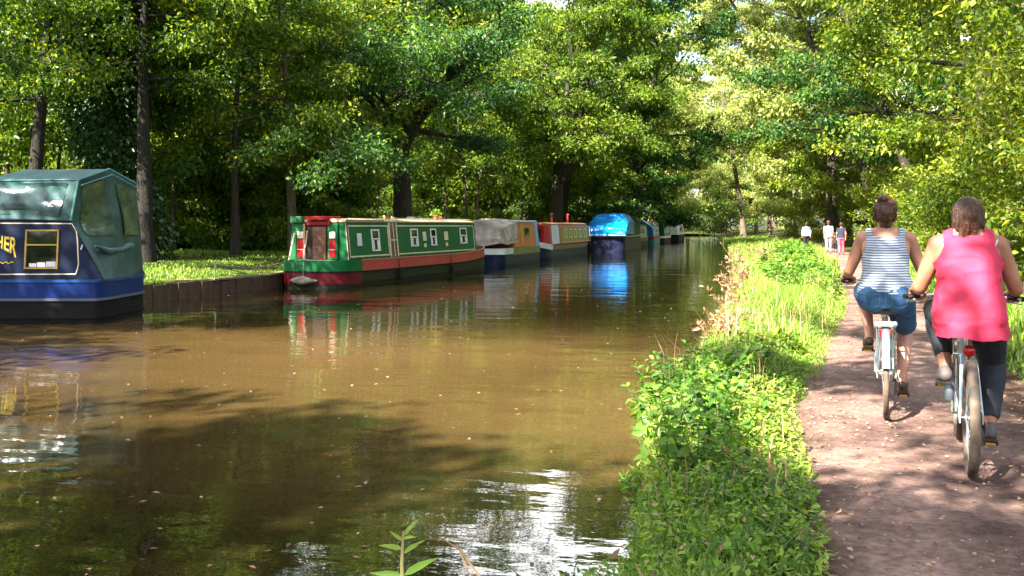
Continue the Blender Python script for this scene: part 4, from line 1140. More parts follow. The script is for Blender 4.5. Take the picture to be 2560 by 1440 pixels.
corner = [(9.2, zb(549) - .02), (yb(177), zb(559)), (yb(188), zb(576)), (yb(192), zb(600)), (yb(197), zb(660)), (yb(195), zb(672)), (yb(191), zb(685)), (9.2, zb(690))]
for a_, b_ in zip(corner[:-1], corner[1:]): seg(a_, b_)
ln_.build('coachline', CREAM, bb.root)
wn = bb.window(yb(146), yb(62), zb(672), zb(574), BRASS, w=.026, bar=zb(612))
cu = MB(); bb.srect(cu, yb(140), yb(116), zb(667), zb(654), .0095, .004); bb.srect(cu, yb(114), yb(94), zb(667), zb(656), .0095, .003); bb.srect(cu, yb(92), yb(74), zb(667), zb(658), .0095, .004)
cu.build('curtain', CLOTHW, wn)
wn2 = bb.window(yb(146) + 2.1, yb(62) + 2.1, zb(672), zb(574), BRASS, w=.026, bar=zb(612))
tm_ = textmesh('HER', .30, .003)
xs = [v.co.x for v in tm_.vertices]; x0, x1 = min(xs), max(xs)
for v in tm_.vertices:
    t = (v.co.x - x0) / (x1 - x0); h_ = v.co.y / .215
    z = zb(587) - .05 * t - (1 - h_) * (.20 + .13 * t ** 2)
    y = yb(41) + (1 - t) * .36
    v.co = (bb.sx(z, .004 + (v.co.z + .003)), y, z)
tm_.materials.append(GOLD)
link_mesh('lettering', tm_, bb.root)
orn = MB(); pts_ = [(bb.sx(zb(657), .006), yb(34) + i * .03, zb(657) + .018 * math.sin(i * 1.9)) for i in range(12)]
orn.tube(pts_, .016, n=5, flat=.4); orn.build('scroll_ornament', GOLD, bb.root)
ln2 = MB(); ln2.tube([(bb.sx(1.35, .02), yb(206), zb(612)), (bb.sx(1.3, .03), yb(203), zb(624))], .012, n=5); ln2.build('door_catch', WHITE, bb.root)
# canvas hood: ridge roof, clear side window, wrinkled end curtain
A_, B_, C_, D_, E_, F_ = (-.84, .46, 2.42), (0, .30, 2.65), (.84, .16, 2.43), (.94, .05, .74), (-.94, -.02, .74), (-.88, .57, 1.73)
AL, BL, CL = (-.84, 2.15, 2.40), (0, 1.80, 2.64), (.84, 2.15, 2.40)
FL, GL, DL = (-.86, 2.7, 1.80), (.86, 2.7, 1.80), (.92, .60, 1.73)
M_ = (0, -.02, .74)
hd = MB()
patch(hd, [AL, A_], [BL, B_], 8, 10, seed=1, amp=.008); patch(hd, [BL, B_], [CL, C_], 8, 10, seed=2, amp=.008)
patch(hd, [FL, GL], [AL, CL], 6, 8, seed=3, amp=.01); patch(hd, [FL, F_], [AL, A_], 8, 14, seed=4, amp=.012); patch(hd, [GL, DL], [CL, C_], 8, 14, seed=5, amp=.012)
patch(hd, [DL, D_], [C_, C_], 4, 6, seed=6, amp=.004)
hood = hd.build('canvas_hood', CANVAS, bb.root, smooth=True)
ec = MB()
patch(ec, [A_, F_, E_], [B_, (0, .15, 1.7), M_], 12, 16, seed=7, amp=.022); patch(ec, [B_, (0, .15, 1.7), M_], [C_, (.90, .10, 1.7), D_], 12, 16, seed=8, amp=.022)
endc = ec.build('end_curtain', CANVASD, hood, smooth=True)
wv1 = MB(); patch(wv1, [FL, F_], [AL, A_], 10, 18, u=(.10, .93), v=(.02, .90), off=-.016, amp=.03, seed=4); wv1.build('clear_window', VINYL, hood, smooth=True)
wv2 = MB(); patch(wv2, [A_, F_, E_], [B_, (0, .15, 1.7), M_], 10, 12, u=(.14, .84), v=(.09, .62), off=-.016, amp=.024, seed=7); wv2.build('clear_window', VINYLG, hood, smooth=True)
wv3 = MB(); patch(wv3, [B_, (0, .15, 1.7), M_], [C_, (.90, .10, 1.7), D_], 10, 12, u=(.14, .86), v=(.12, .62), off=-.016, amp=.024, seed=8); wv3.build('clear_window', VINYLG, hood, smooth=True)
ro = MB(); ro.tube([(-.78, .20, 1.30), (-.4, .13, 1.20), (0, .09, 1.22), (.35, .10, 1.28), (.78, .09, 1.30)], [.02, .06, .05, .065, .02], n=9)
ro.build('rolled_flap', CANVAS, hood, smooth=True)
hm = MB(); hm.tube([A_, B_, C_], .022, n=6); hm.tube([AL, A_], .014, n=5); hm.tube([A_, F_], .02, n=5); hm.tube([(-.855, .40, 2.33), (0, .24, 2.55), (.855, .12, 2.34)], .013, n=5)
hm.build('hem', paint('pale_hem', (.07, .22, .24), rough=.6), hood)
ins = MB(); ins.box(-.5, .5, .45, .9, .75, 1.5); ins.build('locker', NAVY, bb.root)

# ---------------------------------------------------------------- the green narrowboat, seen from its stern
gb = Boat('narrowboat', -11.72, 22.75, math.atan2(-.080, .997), 'long green narrowboat with red stern, open red doors and a faded red gunwale', 11.4, nl=1.05, p_near=2.2, fl=1.5)
gb.hull(.70, OLIVEHULL, sheer_near=.03)
gb.band('counter_band', 0, 1.25, .43, .72, .014, GREEN)
gb.band('counter_band', 0, 1.25, .09, .40, .010, MAROON)
gb.band('gunwale_band', 1.25, 11.0, .43, .71, .020, FADERED)
gb.band('gunwale_edge', 1.25, 11.0, .71, .735, .035, paint('pink_edge', (.50, .17, .15)))
gb.band('rubbing_strake', 0, 11.0, .395, .43, .03, BLACKHULL)
gb.band('rubbing_strake', 1.25, 11.0, .14, .165, .028, OLIVEHULL)
gb.cabin(.72, 9.9, .735, 1.74, GREEN, paint('roof_cream', (.40, .33, .22), rough=.6), b=.90, t=.80)
gb.rail(3.6, 9.7, CREAM, z=.12)
rl = MB(); rl.tube([(.82, .7, 1.80), (.82, 2.9, 1.80)], .022, n=6); rl.tube([(-.82, .7, 1.80), (-.82, 2.9, 1.80)], .022, n=6); rl.build('roof_edge', paint('pinkish_edge', (.52, .30, .24)), gb.root)
Y = lambda px_: gb.ypx(px_, .87)
pn = MB(); gb.sframe(pn, Y(873), Y(973), .80, 1.66, .035, .002, .010); gb.sframe(pn, Y(994), Y(1186), .80, 1.66, .035, .002, .010); pn.build('coachline', CREAM, gb.root)
ed = MB(); gb.srect(ed, .73, Y(871) - .03, .745, 1.72, .002, .010); ed.build('corner_stripe', CREAM, gb.root)
ed = MB(); gb.srect(ed, Y(871) - .028, Y(871) + .03, .745, 1.72, .002, .012); ed.build('corner_stripe', MAROON, gb.root)
hdoor = MB(); gb.srect(hdoor, Y(976), Y(991), .745, 1.735, .002, .03); hd_o = hdoor.build('side_door', BROWNW, gb.root)
hl = MB(); gb.srect(hl, Y(984) - .015, Y(984) + .015, .76, 1.73, .033, .006); gb.srect(hl, Y(976), Y(991), 1.22, 1.25, .033, .008); hl.build('moulding', CREAM, hd_o)
fr = MB(); gb.srect(fr, Y(974.2), Y(975.6), .75, 1.735, .002, .035); gb.srect(fr, Y(991.4), Y(993), .75, 1.735, .002, .035); fr.build('door_post', CREAM, gb.root)
for (a_, b_, z0, z1, bar) in [(930, 950, .94, 1.55, 1.28), (1028, 1046, 1.02, 1.56, 1.30), (1078, 1092, 1.02, 1.56, 1.30), (1151, 1168, 1.04, 1.58, 1.32)]:
    w_ = gb.window(Y(a_), Y(b_), z0, z1, WHITE, w=.045, bar=bar)
    c_ = MB(); ym = Y(a_) + .05; yw = (Y(b_) - Y(a_) - .1)
    gb.srect(c_, ym, ym + yw * .28, z0 + .06, bar - .04, .0095, .003); gb.srect(c_, ym + yw * .74, ym + yw, z0 + .06, bar - .04, .0095, .003); c_.build('curtain', CLOTHW, w_)
for (a_, b_) in [(1056, 1070), (1110, 1124)]:
    o_ = MB(); ym = (Y(a_) + Y(b_)) / 2
    gb.srect(o_, Y(a_) + .08, Y(b_) - .08, 1.18, 1.46, .003, .006); gb.srect(o_, ym - .09, ym + .09, .98, 1.10, .003, .006)
    o_.build('painted_ornament', CREAM, gb.root)
o_ = MB(); gb.srect(o_, Y(896) - .03, Y(905), 1.10, 1.44, .003, .02); o_.build('vent_plate', WHITE, gb.root)
# after bulkhead: door opening, doors folded back, red hatch
bk = MB(); bk.box(-.33, .27, .690, .722, .745, 1.70); bk.build('doorway', mat('dark_interior', (.03, .012, .008), (.012, .006, .004), rough=.9), gb.root)
dw = MB(); dw.box(-.14, .25, .665, .688, .75, 1.62); dwo = dw.build('inner_door', BROWNW, gb.root)
hs = MB(); hs.box(-.26, .36, .45, 1.3, 1.80, 1.90); hs.box(-.30, .40, .62, .70, 1.66, 1.79); hs.build('sliding_hatch', RED, gb.root, bevel=.015)
for s, x0 in ((-1, -.66), (1, .32)):
    d_ = MB(); d_.box(x0, x0 + .30, .655, .690, .76, 1.68); do = d_.build('door', GREEN, gb.root, bevel=.005)
    q = MB(); q.box(x0 + .05, x0 + .25, .640, .653, .82, 1.26); q.build('lower_panel', RED, do)
    q = MB(); q.box(x0 + .06, x0 + .24, .640, .653, 1.31, 1.49); q.build('painted_square', paint('pale_pink', (.72, .55, .47)), do)
    q = MB(); q.box(x0 + .05, x0 + .25, .634, .641, 1.0, 1.02); q.build('panel_line', CREAM, do)
sp = MB(); sp.box(-.41, -.36, .63, .69, .76, 1.70); sp.build('door_post', mat('bare_post', (.42, .27, .13), (.25, .15, .07), rough=.7), gb.root)
tl = MB(); tl.tube([(-.05, .12, .72), (-.05, .10, 1.0), (-.12, .3, 1.22), (-.28, .62, 1.50)], [.028, .026, .02, .016], n=7); tl.build('tiller', paint('tiller_pink', (.55, .33, .30)), gb.root, smooth=True)
po = MB(); po.tube([(-.74, .45, .72), (-.66, .6, 1.45)], .025, n=7); po.build('stanchion', CREAM, gb.root, smooth=True)
bx = MB(); bx.box(-.80, -.42, .60, .8, 1.72, 1.90); bx.build('planter', DGREEN, gb.root, bevel=.01)
dk = MB(); dk.box(-.6, .6, .3, .66, .70, .735); dk.build('stern_deck', paint('deck_grey', (.30, .32, .25), rough=.7), gb.root)
fd = MB(); fd.tube([(-.40, -.02, .22), (-.2, -.08, .22), (0, -.11, .22), (.2, -.08, .22), (.40, -.02, .22)], [.02, .085, .13, .085, .02], n=12); fd.tube([(0, -.03, .22), (0, .0, .72)], .02, n=6); fd.build('rope_fender', ROPE, gb.root, smooth=True)
for y in (3.4, 7.2):
    f_ = MB(); f_.tube([(1.10, y, .08), (1.10, y, .38)], .055, n=9); f_.tube([(1.10, y, .38), (1.04, y, .74)], .012, n=5); f_.build('side_fender', BLACKHULL, gb.root, smooth=True)
for (y, x, sz) in ((4.4, .1, .16), (5.5, -.2, .13), (8.3, .2, .17)):
    f_ = MB(); f_.tube([(x, y, 1.80), (x, y, 1.80 + sz * .6), (x, y, 1.80 + sz * .7), (x, y, 1.80 + sz)], [.05, .05, .085, .07], n=10); f_.build('mushroom_vent', BRASS if y < 8 else FADERED, gb.root, smooth=True)
f_ = MB(); f_.tube([(-.3, 3.2, 1.82), (-.3, 9.6, 1.86)], .03, n=6); f_.tube([(-.1, 3.6, 1.83), (-.1, 9.4, 1.86)], .025, n=6); f_.build('roof_pole', CREAM, gb.root)
# odds and ends lying on its roof
TERRA = mat('terracotta', (.42, .15, .07), (.3, .1, .05), scale=9, rough=.85)
def pot(lx, ly, lz, r, seed, label, bloom):
    r_ = np.random.default_rng(seed); q = gb.M @ Vector((lx, ly, lz))
    o = empty('plant_pot', q); s_ = MB(); s_.tube([(0, 0, 0), (0, 0, r * 1.5), (0, 0, r * 1.52), (0, 0, r * 1.8)], [r * .72, r, r * 1.12, r * 1.12], n=14); s_.build('pot', TERRA, o, smooth=True)
    n = 240; d = r_.normal(size=(n, 3)); d /= np.linalg.norm(d, axis=1, keepdims=True); d[:, 2] = np.abs(d[:, 2])
    P = d * r * 1.7 * r_.random((n, 1)) ** .4 + np.array([0, 0, r * 1.8])
    link_mesh('foliage', blade_mesh('foliage', P, d + r_.normal(size=(n, 3)) * .4, .06, .035, L_NETTLE, np.clip(r_.normal(.5, .2, n), 0, 1), r_), o)
    f_ = MB()
    for i in range(12): f_.ball(P[i] * np.array([1.15, 1.15, 1.12]), .022, n=7, m=5)
    f_.build('blossom', bloom, o)
    tag(o, label, 'plant pot')
pot(.45, 7.4, 1.80, .11, 1, 'terracotta pot of orange flowers on the far part of the green boat roof', paint('orange_bloom', (.7, .22, .05)))
pot(.40, 4.0, 1.80, .09, 2, 'terracotta pot of white flowers on the roof just past the brown side door', paint('white_bloom', (.7, .68, .62)))
q = gb.M @ Vector((.2, 6.1, 1.835)); s_ = MB()
for k in range(5): s_.torus((q.x, q.y, q.z + k * .022), .17 - .018 * (k % 3), .014, 'z', n=26, m=6)
tag(s_.build('rope_coil', ROPE, smooth=True), 'coil of grey rope lying on the middle of the green boat roof', 'rope')
def line(bt, lp, lx, label):
    q0 = bt.M @ Vector(lp); yq = q0.y + lx; xq = lbx(yq) - .5; q1 = Vector((xq, yq, ground_z(xq, yq) + .05)); s_ = MB()
    s_.tube([q0.lerp(q1, i / 8) - Vector((0, 0, .12 * math.sin(math.pi * i / 8))) for i in range(9)], .014, n=5)
    tag(s_.build('mooring_rope', ROPE), label, 'rope')

# its stern line and mooring stake
st_ = (-13.35, 21.2)
ms = MB(); zz = ground_z(*st_); ms.tube([(st_[0], st_[1], zz - .1), (st_[0], st_[1], zz + .34)], .018, n=7); ms.ball((st_[0], st_[1], zz + .35), .028, n=8, m=6)
tag(ms.build('mooring_stake', paint('weathered_white', (.34, .38, .32)), smooth=True), 'short pale mooring stake in the grass beside the stern of the green boat', 'stake')
q0 = gb.M @ Vector((-.7, .5, .74)); q1 = Vector((st_[0], st_[1], zz + .28))
mr_ = MB(); mr_.tube([q0.lerp(q1, i / 8) - Vector((0, 0, .16 * math.sin(math.pi * i / 8))) for i in range(9)], .012, n=5)
tag(mr_.build('mooring_rope', ROPE), 'slack grey mooring rope from the green boat to its stake', 'rope')

# ---------------------------------------------------------------- boat under the tan tarpaulin
tb = Boat('cabin_boat', *berth(1258, 38.0, 1352, 6.4, 1.02), 'small boat with orange panelled cabin under a tan tarpaulin behind the green narrowboat', 6.6, W=1.02, nl=.5, p_near=3, fl=.4)
tb.hull(.70, NAVY, sheer_far=0)
tb.band('gunwale_band', 0, 1.5, .50, .74, .02, WHITE)
tb.band('gunwale_band', 1.5, 6.4, .45, .74, .018, paint('olive_green_paint', (.16, .19, .07)))
tb.cabin(1.9, 6.2, .745, 1.80, ORANGEW, paint('grey_roof', (.42, .42, .42)), b=.92, t=.84, rake=.18)
Yt = lambda p_: tb.ypx(p_, .9)
s_ = MB()
for a_, b_ in ((1302, 1309), (1326, 1330)): tb.srect(s_, Yt(a_), Yt(b_), .80, 1.72, .003, .012)
s_.build('yellow_stripe', paint('yellow_paint', (.42, .26, .06)), tb.root)
tb.window(Yt(1311), Yt(1324), 1.15, 1.6, OLIVEP, w=.05)
s_ = MB(); q = [(tb.sx(.76, .0), 5.95, .76), (tb.sx(.76, .0), 6.3, .76), (tb.sx(1.8, 0), 6.1, 1.80), (tb.sx(1.8, 0), 5.75, 1.80)]
s_.slab(q, (1, 0, 0), .03); s_.tube([(-.86, 6.1, 1.86), (.86, 6.1, 1.86), (.94, 6.3, .8)], .05, n=6); s_.build('end_trim', SKYB, tb.root)
s_ = MB(); s_.box(-.9, .9, .25, 1.9, .70, .76); s_.build('fore_deck', BLACKHULL, tb.root)
tp_m = MB()
T0, T1 = [(-1.0, .35, 1.15), (-.92, .25, 1.62), (-.45, .12, 1.82), (0, .10, 1.86), (.45, .12, 1.84), (.92, .3, 1.60), (1.04, .6, 1.05)], None
top = [(-.95, 2.6, 1.5), (-.9, 2.6, 1.80), (-.45, 2.6, 1.92), (0, 2.6, 1.95), (.45, 2.6, 1.92), (.9, 2.6, 1.80), (.98, 2.4, 1.30)]
low = [(-1.02, .3, .98), (-.8, .05, .98), (-.42, -.10, .82), (-.05, -.12, .72), (.35, -.06, .86), (.85, .1, .95), (1.05, .55, .88)]
patch(tp_m, T0, top, 10, 24, amp=.03, seed=2); patch(tp_m, low, T0, 8, 24, amp=.035, seed=5)
patch(tp_m, [(1.04, .6, 1.05), (1.05, .55, .88)], [(.98, 2.4, 1.30), (1.0, 2.3, .95)], 8, 6, amp=.02, seed=3)
tp_m.build('tarpaulin', TARP, tb.root, smooth=True)

# ---------------------------------------------------------------- red and olive narrowboat
rb = Boat('narrowboat', *berth(1362, 45.8, 1484, 12, 1.03), 'narrowboat with red front doors, white foredeck and olive panelled side', 12, W=1.03, nl=1.5, p_near=2.0)
rb.hull(.66, NAVY, sheer_near=.25)
rb.band('bow_band', 0, 1.6, .42, .68, .018, WHITE)
rb.band('gunwale_band', 1.6, 11.5, .46, .68, .018, paint('brown_band', (.16, .12, .07)))
rb.cabin(1.7, 10.8, .70, 1.72, FADERED, paint('orange_roof', (.46, .22, .10), rough=.6), b=.90, t=.82)
Yr = lambda p_: rb.ypx(p_, .88)
s_ = MB(); rb.srect(s_, Yr(1380), Yr(1398), .74, 1.70, .002, .012); s_.build('white_panel', paint('bluish_white', (.60, .66, .74)), rb.root)
s_ = MB(); rb.srect(s_, Yr(1404), Yr(1472), .80, 1.62, .002, .012); s_.build('side_panel', OLIVEP, rb.root)
s_ = MB(); rb.sframe(s_, Yr(1401), Yr(1475), .76, 1.66, .06, .014, .012); s_.build('coachline', paint('orange_line', (.60, .32, .12)), rb.root)
for a_ in (1412, 1424, 1436, 1448, 1460): rb.window(Yr(a_), Yr(a_ + 6), 1.0, 1.5, paint('cream_frame', (.6, .6, .38)), w=.06)
s_ = MB(); s_.box(-.55, .55, 1.655, 1.695, .72, 1.66); o_ = s_.build('front_doors', RED, rb.root)
s_ = MB(); s_.box(-.42, -.06, 1.645, 1.654, 1.05, 1.50); s_.build('door_pane', GLASS, o_)
s_ = MB(); s_.box(.08, .42, 1.645, 1.654, 1.05, 1.50); s_.build('door_pane', GLASS, o_)
s_ = MB(); s_.box(-.7, .7, .7, 1.6, .70, .76); s_.build('fore_deck', BLACKHULL, rb.root)
for y in (4.4, 8.2):
    s_ = MB(); s_.tube([(.3, y, 1.78), (.3, y, 2.25)], .06, n=8); s_.tube([(.3, y, 2.25), (.3, y, 2.32)], [.1, .06], n=8); s_.build('chimney', FADERED, rb.root, smooth=True)

# ---------------------------------------------------------------- boat with the bright blue hood
hb = Boat('hooded_boat', *berth(1561, 59.8, 1612, 9, 1.12), 'navy boat covered forward by a tall bright blue tarpaulin hood', 9, W=1.12, nl=.7, p_near=3)
hb.hull(.95, paint('deep_navy', (.007, .009, .035), dirt_amt=.1))
hb.band('gunwale_band', 0, 8.6, .96, 1.02, .03, WHITE)
hb.cabin(3.6, 8.0, .98, 1.78, DGREEN, paint('dull_roof', (.10, .13, .10)), b=1.0, t=.9)
h_ = MB()
prof = lambda y, hw_, zl, zs, zt: [(-hw_, y, zl), (-hw_ * .98, y, zs), (-hw_ * .72, y, zt), (0, y, zt + .06), (hw_ * .72, y, zt), (hw_ * .98, y, zs), (hw_, y, zl)]
R0, R1, R2, R3, R4 = prof(-.25, 1.22, 1.05, 1.30, 1.42), prof(-.05, 1.30, 1.10, 1.42, 1.62), prof(.85, 1.22, 1.12, 1.85, 2.22), prof(1.3, 1.16, 1.12, 1.98, 2.38), prof(3.9, 1.14, 1.12, 1.95, 2.34)
for i, (a_, b_) in enumerate(((R0, R1), (R1, R2), (R2, R3), (R3, R4))): patch(h_, a_, b_, 6, 24, amp=.03, seed=i * 2)
patch(h_, [(x, -.2, 1.02) for x in np.linspace(-1.2, 1.2, 7)], R0, 5, 18, amp=.03, seed=9)
h_.build('tarpaulin_hood', BTARP, hb.root, smooth=True)
s_ = MB(); s_.tube([(-1.24, -.26, 1.06), (1.24, -.26, 1.06)], .03, n=6); s_.build('hood_hem', SKYB, hb.root)
s_ = MB(); patch(s_, R4, [(x * .9, 5.2, z * .86) for x, y, z in R4], 5, 14, amp=.04, seed=4); s_.build('rear_cover', CANVASD, hb.root, smooth=True)

line(tb, (-.6, .4, .78), -1.6, 'mooring rope from the bow of the boat under the tan tarpaulin to the bank')
line(rb, (-.5, .8, .8), -1.5, 'mooring rope from the red doored narrowboat to the bank')
# ---------------------------------------------------------------- the boats further on
def far_boat(name, px1, d1, px2, L, label, hullm, cabm, roofm, near, cz=1.65, bandm=None, W=1.03, wins=5, winm=None, hood=None):
    b_ = Boat(name, *berth(px1, d1, px2, L, W), label, L, W=W, nl=1.0, p_near=2.2)
    b_.hull(.66, hullm)
    b_.band('gunwale_band', 0, L - .4, .46, .68, .02, bandm or hullm)
    b_.cabin(near, L - 1.4, .70, cz, cabm, roofm, b=W - .12, t=W - .2)
    for i in range(wins):
        y0 = near + .6 + i * (L - near - 2.8) / max(1, wins)
        b_.window(y0, y0 + .55, 1.0, 1.45, winm or WHITE, w=.06)
    s_ = MB(); s_.box(-.4, .4, near - .05, near - .004, .72, cz - .1); s_.build('front_doors', hullm, b_.root)
    if hood:
        h_ = MB(); a_ = [(-.95, near - 1.3, .72), (-.9, near - 1.25, 1.5), (0, near - 1.2, cz + .35), (.9, near - 1.25, 1.5), (.95, near - 1.3, .72)]
        c_ = [(-.95, near + .6, .72), (-.92, near + .6, 1.6), (0, near + .6, cz + .45), (.92, near + .6, 1.6), (.95, near + .6, .72)]
        patch(h_, a_, c_, 5, 14, amp=.03, seed=3); patch(h_, [(x, near - 1.3, .72) for x in (-.95, -.5, 0, .5, .95)], a_, 4, 10, amp=.02, seed=2)
        h_.build('canvas_hood', hood, b_.root, smooth=True)
    return b_
far_boat('narrowboat', 1583, 70.5, 1628, 9.5, 'cream and pale green narrowboat just beyond the blue hooded boat', OLIVEHULL, paint('pale_green_paint', (.50, .56, .42)), paint('mauve_roof', (.34, .25, .30)), 1.4, bandm=OLIVEP)
far_boat('narrowboat', 1634, 82, 1655, 8, 'narrowboat with a rounded blue canvas hood and turquoise hull', paint('turquoise_paint', (.01, .17, .19)), paint('slate_paint', (.16, .22, .30)), WHITE, 2.0, cz=1.75, bandm=RED, hood=BTARP)
far_boat('narrowboat', 1660, 92, 1682, 9, 'dark green narrowboat with small dark windows, last but one in the row', BLACKHULL, DGREEN, paint('pale_roof', (.5, .5, .48)), 1.5, bandm=WHITE, cz=1.8)
far_boat('cruiser', 1696, 103, 1716, 8, 'white topped cruiser with black hull at the far end of the moorings', BLACKHULL, WHITE, WHITE, 1.2, cz=1.7, winm=STEEL, hood=CLOTHW)
# ================================================================== PEOPLE AND BICYCLES
SKIN = mat('skin', (.50, .26, .185), (.37, .155, .11), scale=7, rough=.5, bump=.15, bscale=50, bdist=.004, dirt=(.42, .13, .09), dirt_scale=5, dirt_amt=.35)
SKIN2 = mat('tanned_skin', (.38, .175, .105), (.27, .105, .065), scale=7, rough=.5, bump=.15, bscale=50, bdist=.004, dirt=(.33, .095, .06), dirt_scale=5, dirt_amt=.35)
HAIRB = mat('auburn_hair', (.11, .038, .018), (.035, .013, .008), scale=5, stretch=(9, 9, 2), rough=.42, bump=.9, bscale=16, bdist=.02)
HAIRD = mat('dark_brown_hair', (.075, .026, .014), (.018, .008, .006), scale=5, stretch=(9, 9, 2), rough=.4, bump=.9, bscale=16, bdist=.02)
DENIM = mat('denim', (.020, .085, .20), (.012, .05, .13), scale=7, rough=.85, bump=.5, bscale=18, bdist=.012)
LEGG = mat('black_leggings', (.010, .012, .024), (.006, .007, .014), scale=7, rough=.8, bump=.3, bscale=14, bdist=.01)
PINK = mat('coral_pink_jersey', (.54, .024, .080), (.43, .018, .062), scale=3, rough=.8, bump=.6, bscale=6, bdist=.02)
STRAPM = mat('white_strap', (.75, .73, .72), rough=.8)
SHOEB = mat('brown_leather', (.075, .035, .022), (.04, .02, .014), rough=.5)
SHOEG = mat('grey_trainer', (.10, .08, .085), (.06, .05, .055), rough=.7)
SOLE = mat('dark_sole', (.02, .018, .016), rough=.8)
YEL = mat('yellow_reflector', (.75, .42, .03), rough=.3)

m, nt_, N, L = _new('striped_jersey')
out = N.new('ShaderNodeOutputMaterial'); b = N.new('ShaderNodeBsdfPrincipled'); L.new(b.outputs[0], out.inputs[0])
tc = N.new('ShaderNodeTexCoord'); sp = N.new('ShaderNodeSeparateXYZ'); L.new(tc.outputs['Object'], sp.inputs[0])
nn = N.new('ShaderNodeTexNoise'); nn.inputs['Scale'].default_value = 5; L.new(tc.outputs['Object'], nn.inputs['Vector'])
ma = N.new('ShaderNodeMath'); ma.operation = 'MULTIPLY_ADD'; L.new(nn.outputs['Fac'], ma.inputs[0]); ma.inputs[1].default_value = .022; L.new(sp.outputs['Z'], ma.inputs[2])
mu = N.new('ShaderNodeMath'); mu.operation = 'MULTIPLY'; L.new(ma.outputs[0], mu.inputs[0]); mu.inputs[1].default_value = 1 / .0192
fr_ = N.new('ShaderNodeMath'); fr_.operation = 'FRACT'; L.new(mu.outputs[0], fr_.inputs[0])
rp = N.new('ShaderNodeValToRGB'); e = rp.color_ramp.elements; e[0].position = .58; e[0].color = (.40, .45, .54, 1); e[1].position = .70; e[1].color = (.035, .050, .12, 1)
L.new(fr_.outputs[0], rp.inputs[0]); L.new(rp.outputs[0], b.inputs['Base Color']); b.inputs['Roughness'].default_value = .85
n5 = N.new('ShaderNodeTexNoise'); n5.inputs['Scale'].default_value = 9; L.new(tc.outputs['Object'], n5.inputs['Vector'])
bp = N.new('ShaderNodeBump'); bp.inputs['Strength'].default_value = .5; bp.inputs['Distance'].default_value = .02; L.new(n5.outputs['Fac'], bp.inputs['Height']); L.new(bp.outputs[0], b.inputs['Normal'])
STRIPE = m

class Flesh:
    """limbs and masses that are melted into ONE continuous skin"""
    def __init__(self): self.mb = MB()
    def cap(self, p0, p1, r0, r1, n=14, flat=(False, False), sq=1.0):
        p0, p1 = Vector(p0), Vector(p1); a = p1 - p0; ln = a.length; a.normalize()
        pts, rs = [], []
        if not flat[0]:
            for t in (80, 60, 40, 20): pts.append(p0 - a * r0 * math.sin(R(t))); rs.append(max(.001, r0 * math.cos(R(t))))
        k = 4
        for i in range(k + 1): pts.append(p0 + a * ln * i / k); rs.append(r0 + (r1 - r0) * i / k)
        if not flat[1]:
            for t in (20, 40, 60, 80): pts.append(p1 + a * r1 * math.sin(R(t))); rs.append(max(.001, r1 * math.cos(R(t))))
        self.mb.tube(pts, rs, n=n, flat=sq); return self
    def ball(self, c, rx, ry=None, rz=None, rot=None):
        self.mb.ball(c, rx, ry, rz, n=18, m=12, rot=rot); return self
    def chain(self, pts, rs, n=14, sq=1.0):
        """smooth limb through points with ball joints"""
        for i in range(len(pts) - 1): self.cap(pts[i], pts[i + 1], rs[i], rs[i + 1], n=n, sq=sq)
        return self
    def loft(self, rows, n=28):
        """(centre, rx, ry[, squareness]) ellipses stacked into a solid"""
        rr = []
        for (c, rx, ry) in rows:
            rr.append([(c[0] + rx * math.copysign(abs(math.cos(t)) ** .86, math.cos(t)), c[1] + ry * math.copysign(abs(math.sin(t)) ** .9, math.sin(t)), c[2]) for t in [2 * math.pi * i / n for i in range(n)]])
        self.mb.rings(rr); return self
    def melt(self, name, material, parent, voxel=.008, smooth=4, cut=None, fac=.5, fold=None):
        me = bpy.data.meshes.new('tmp'); me.from_pydata(self.mb.v, [], self.mb.f)
        bm = bmesh.new(); bm.from_mesh(me); bmesh.ops.remove_doubles(bm, verts=bm.verts, dist=1e-5); bmesh.ops.recalc_face_normals(bm, faces=bm.faces); bm.to_mesh(me); bm.free()
        o = bpy.data.objects.new('tmp', me); COL.objects.link(o)
        r = o.modifiers.new('r', 'REMESH'); r.mode = 'VOXEL'; r.voxel_size = voxel
        s = o.modifiers.new('s', 'SMOOTH'); s.factor = fac; s.iterations = smooth
        bpy.context.view_layer.update()
        me2 = bpy.data.meshes.new_from_object(o.evaluated_get(bpy.context.evaluated_depsgraph_get()))
        bpy.data.objects.remove(o); bpy.data.meshes.remove(me)
        if fold is not None:
            amp, fx, fy_, fz_ = fold
            from mathutils import noise as _nz
            nrm = [v.normal.copy() for v in me2.vertices]
            for v, n_ in zip(me2.vertices, nrm):
                q = Vector((v.co.x * fx, v.co.y * fy_, v.co.z * fz_))
                d = 1 - abs(_nz.noise(q)) * 2.2 + .5 * _nz.noise(q * 2.3 + Vector((3, 1, 7)))
                v.co += n_ * amp * max(-.15, d - .45)
        if cut is not None:
            bm = bmesh.new(); bm.from_mesh(me2)
            bmesh.ops.delete(bm, geom=[f for f in bm.faces if cut(f.calc_center_median())], context='FACES')
            for _ in range(6):
                new = {}
                for v in bm.verts:
                    nb_ = [e.other_vert(v) for e in v.link_edges if e.is_boundary]
                    if len(nb_) == 2: new[v] = v.co * .4 + (nb_[0].co + nb_[1].co) * .3
                for v, c_ in new.items(): v.co = c_
            bmesh.ops.delete(bm, geom=[v for v in bm.verts if not v.link_faces], context='VERTS')
            bm.to_mesh(me2); bm.free()
        me2.name = name; me2.materials.clear(); me2.materials.append(material)
        me2.polygons.foreach_set('use_smooth', [True] * len(me2.polygons))
        return link_mesh(name, me2, parent)

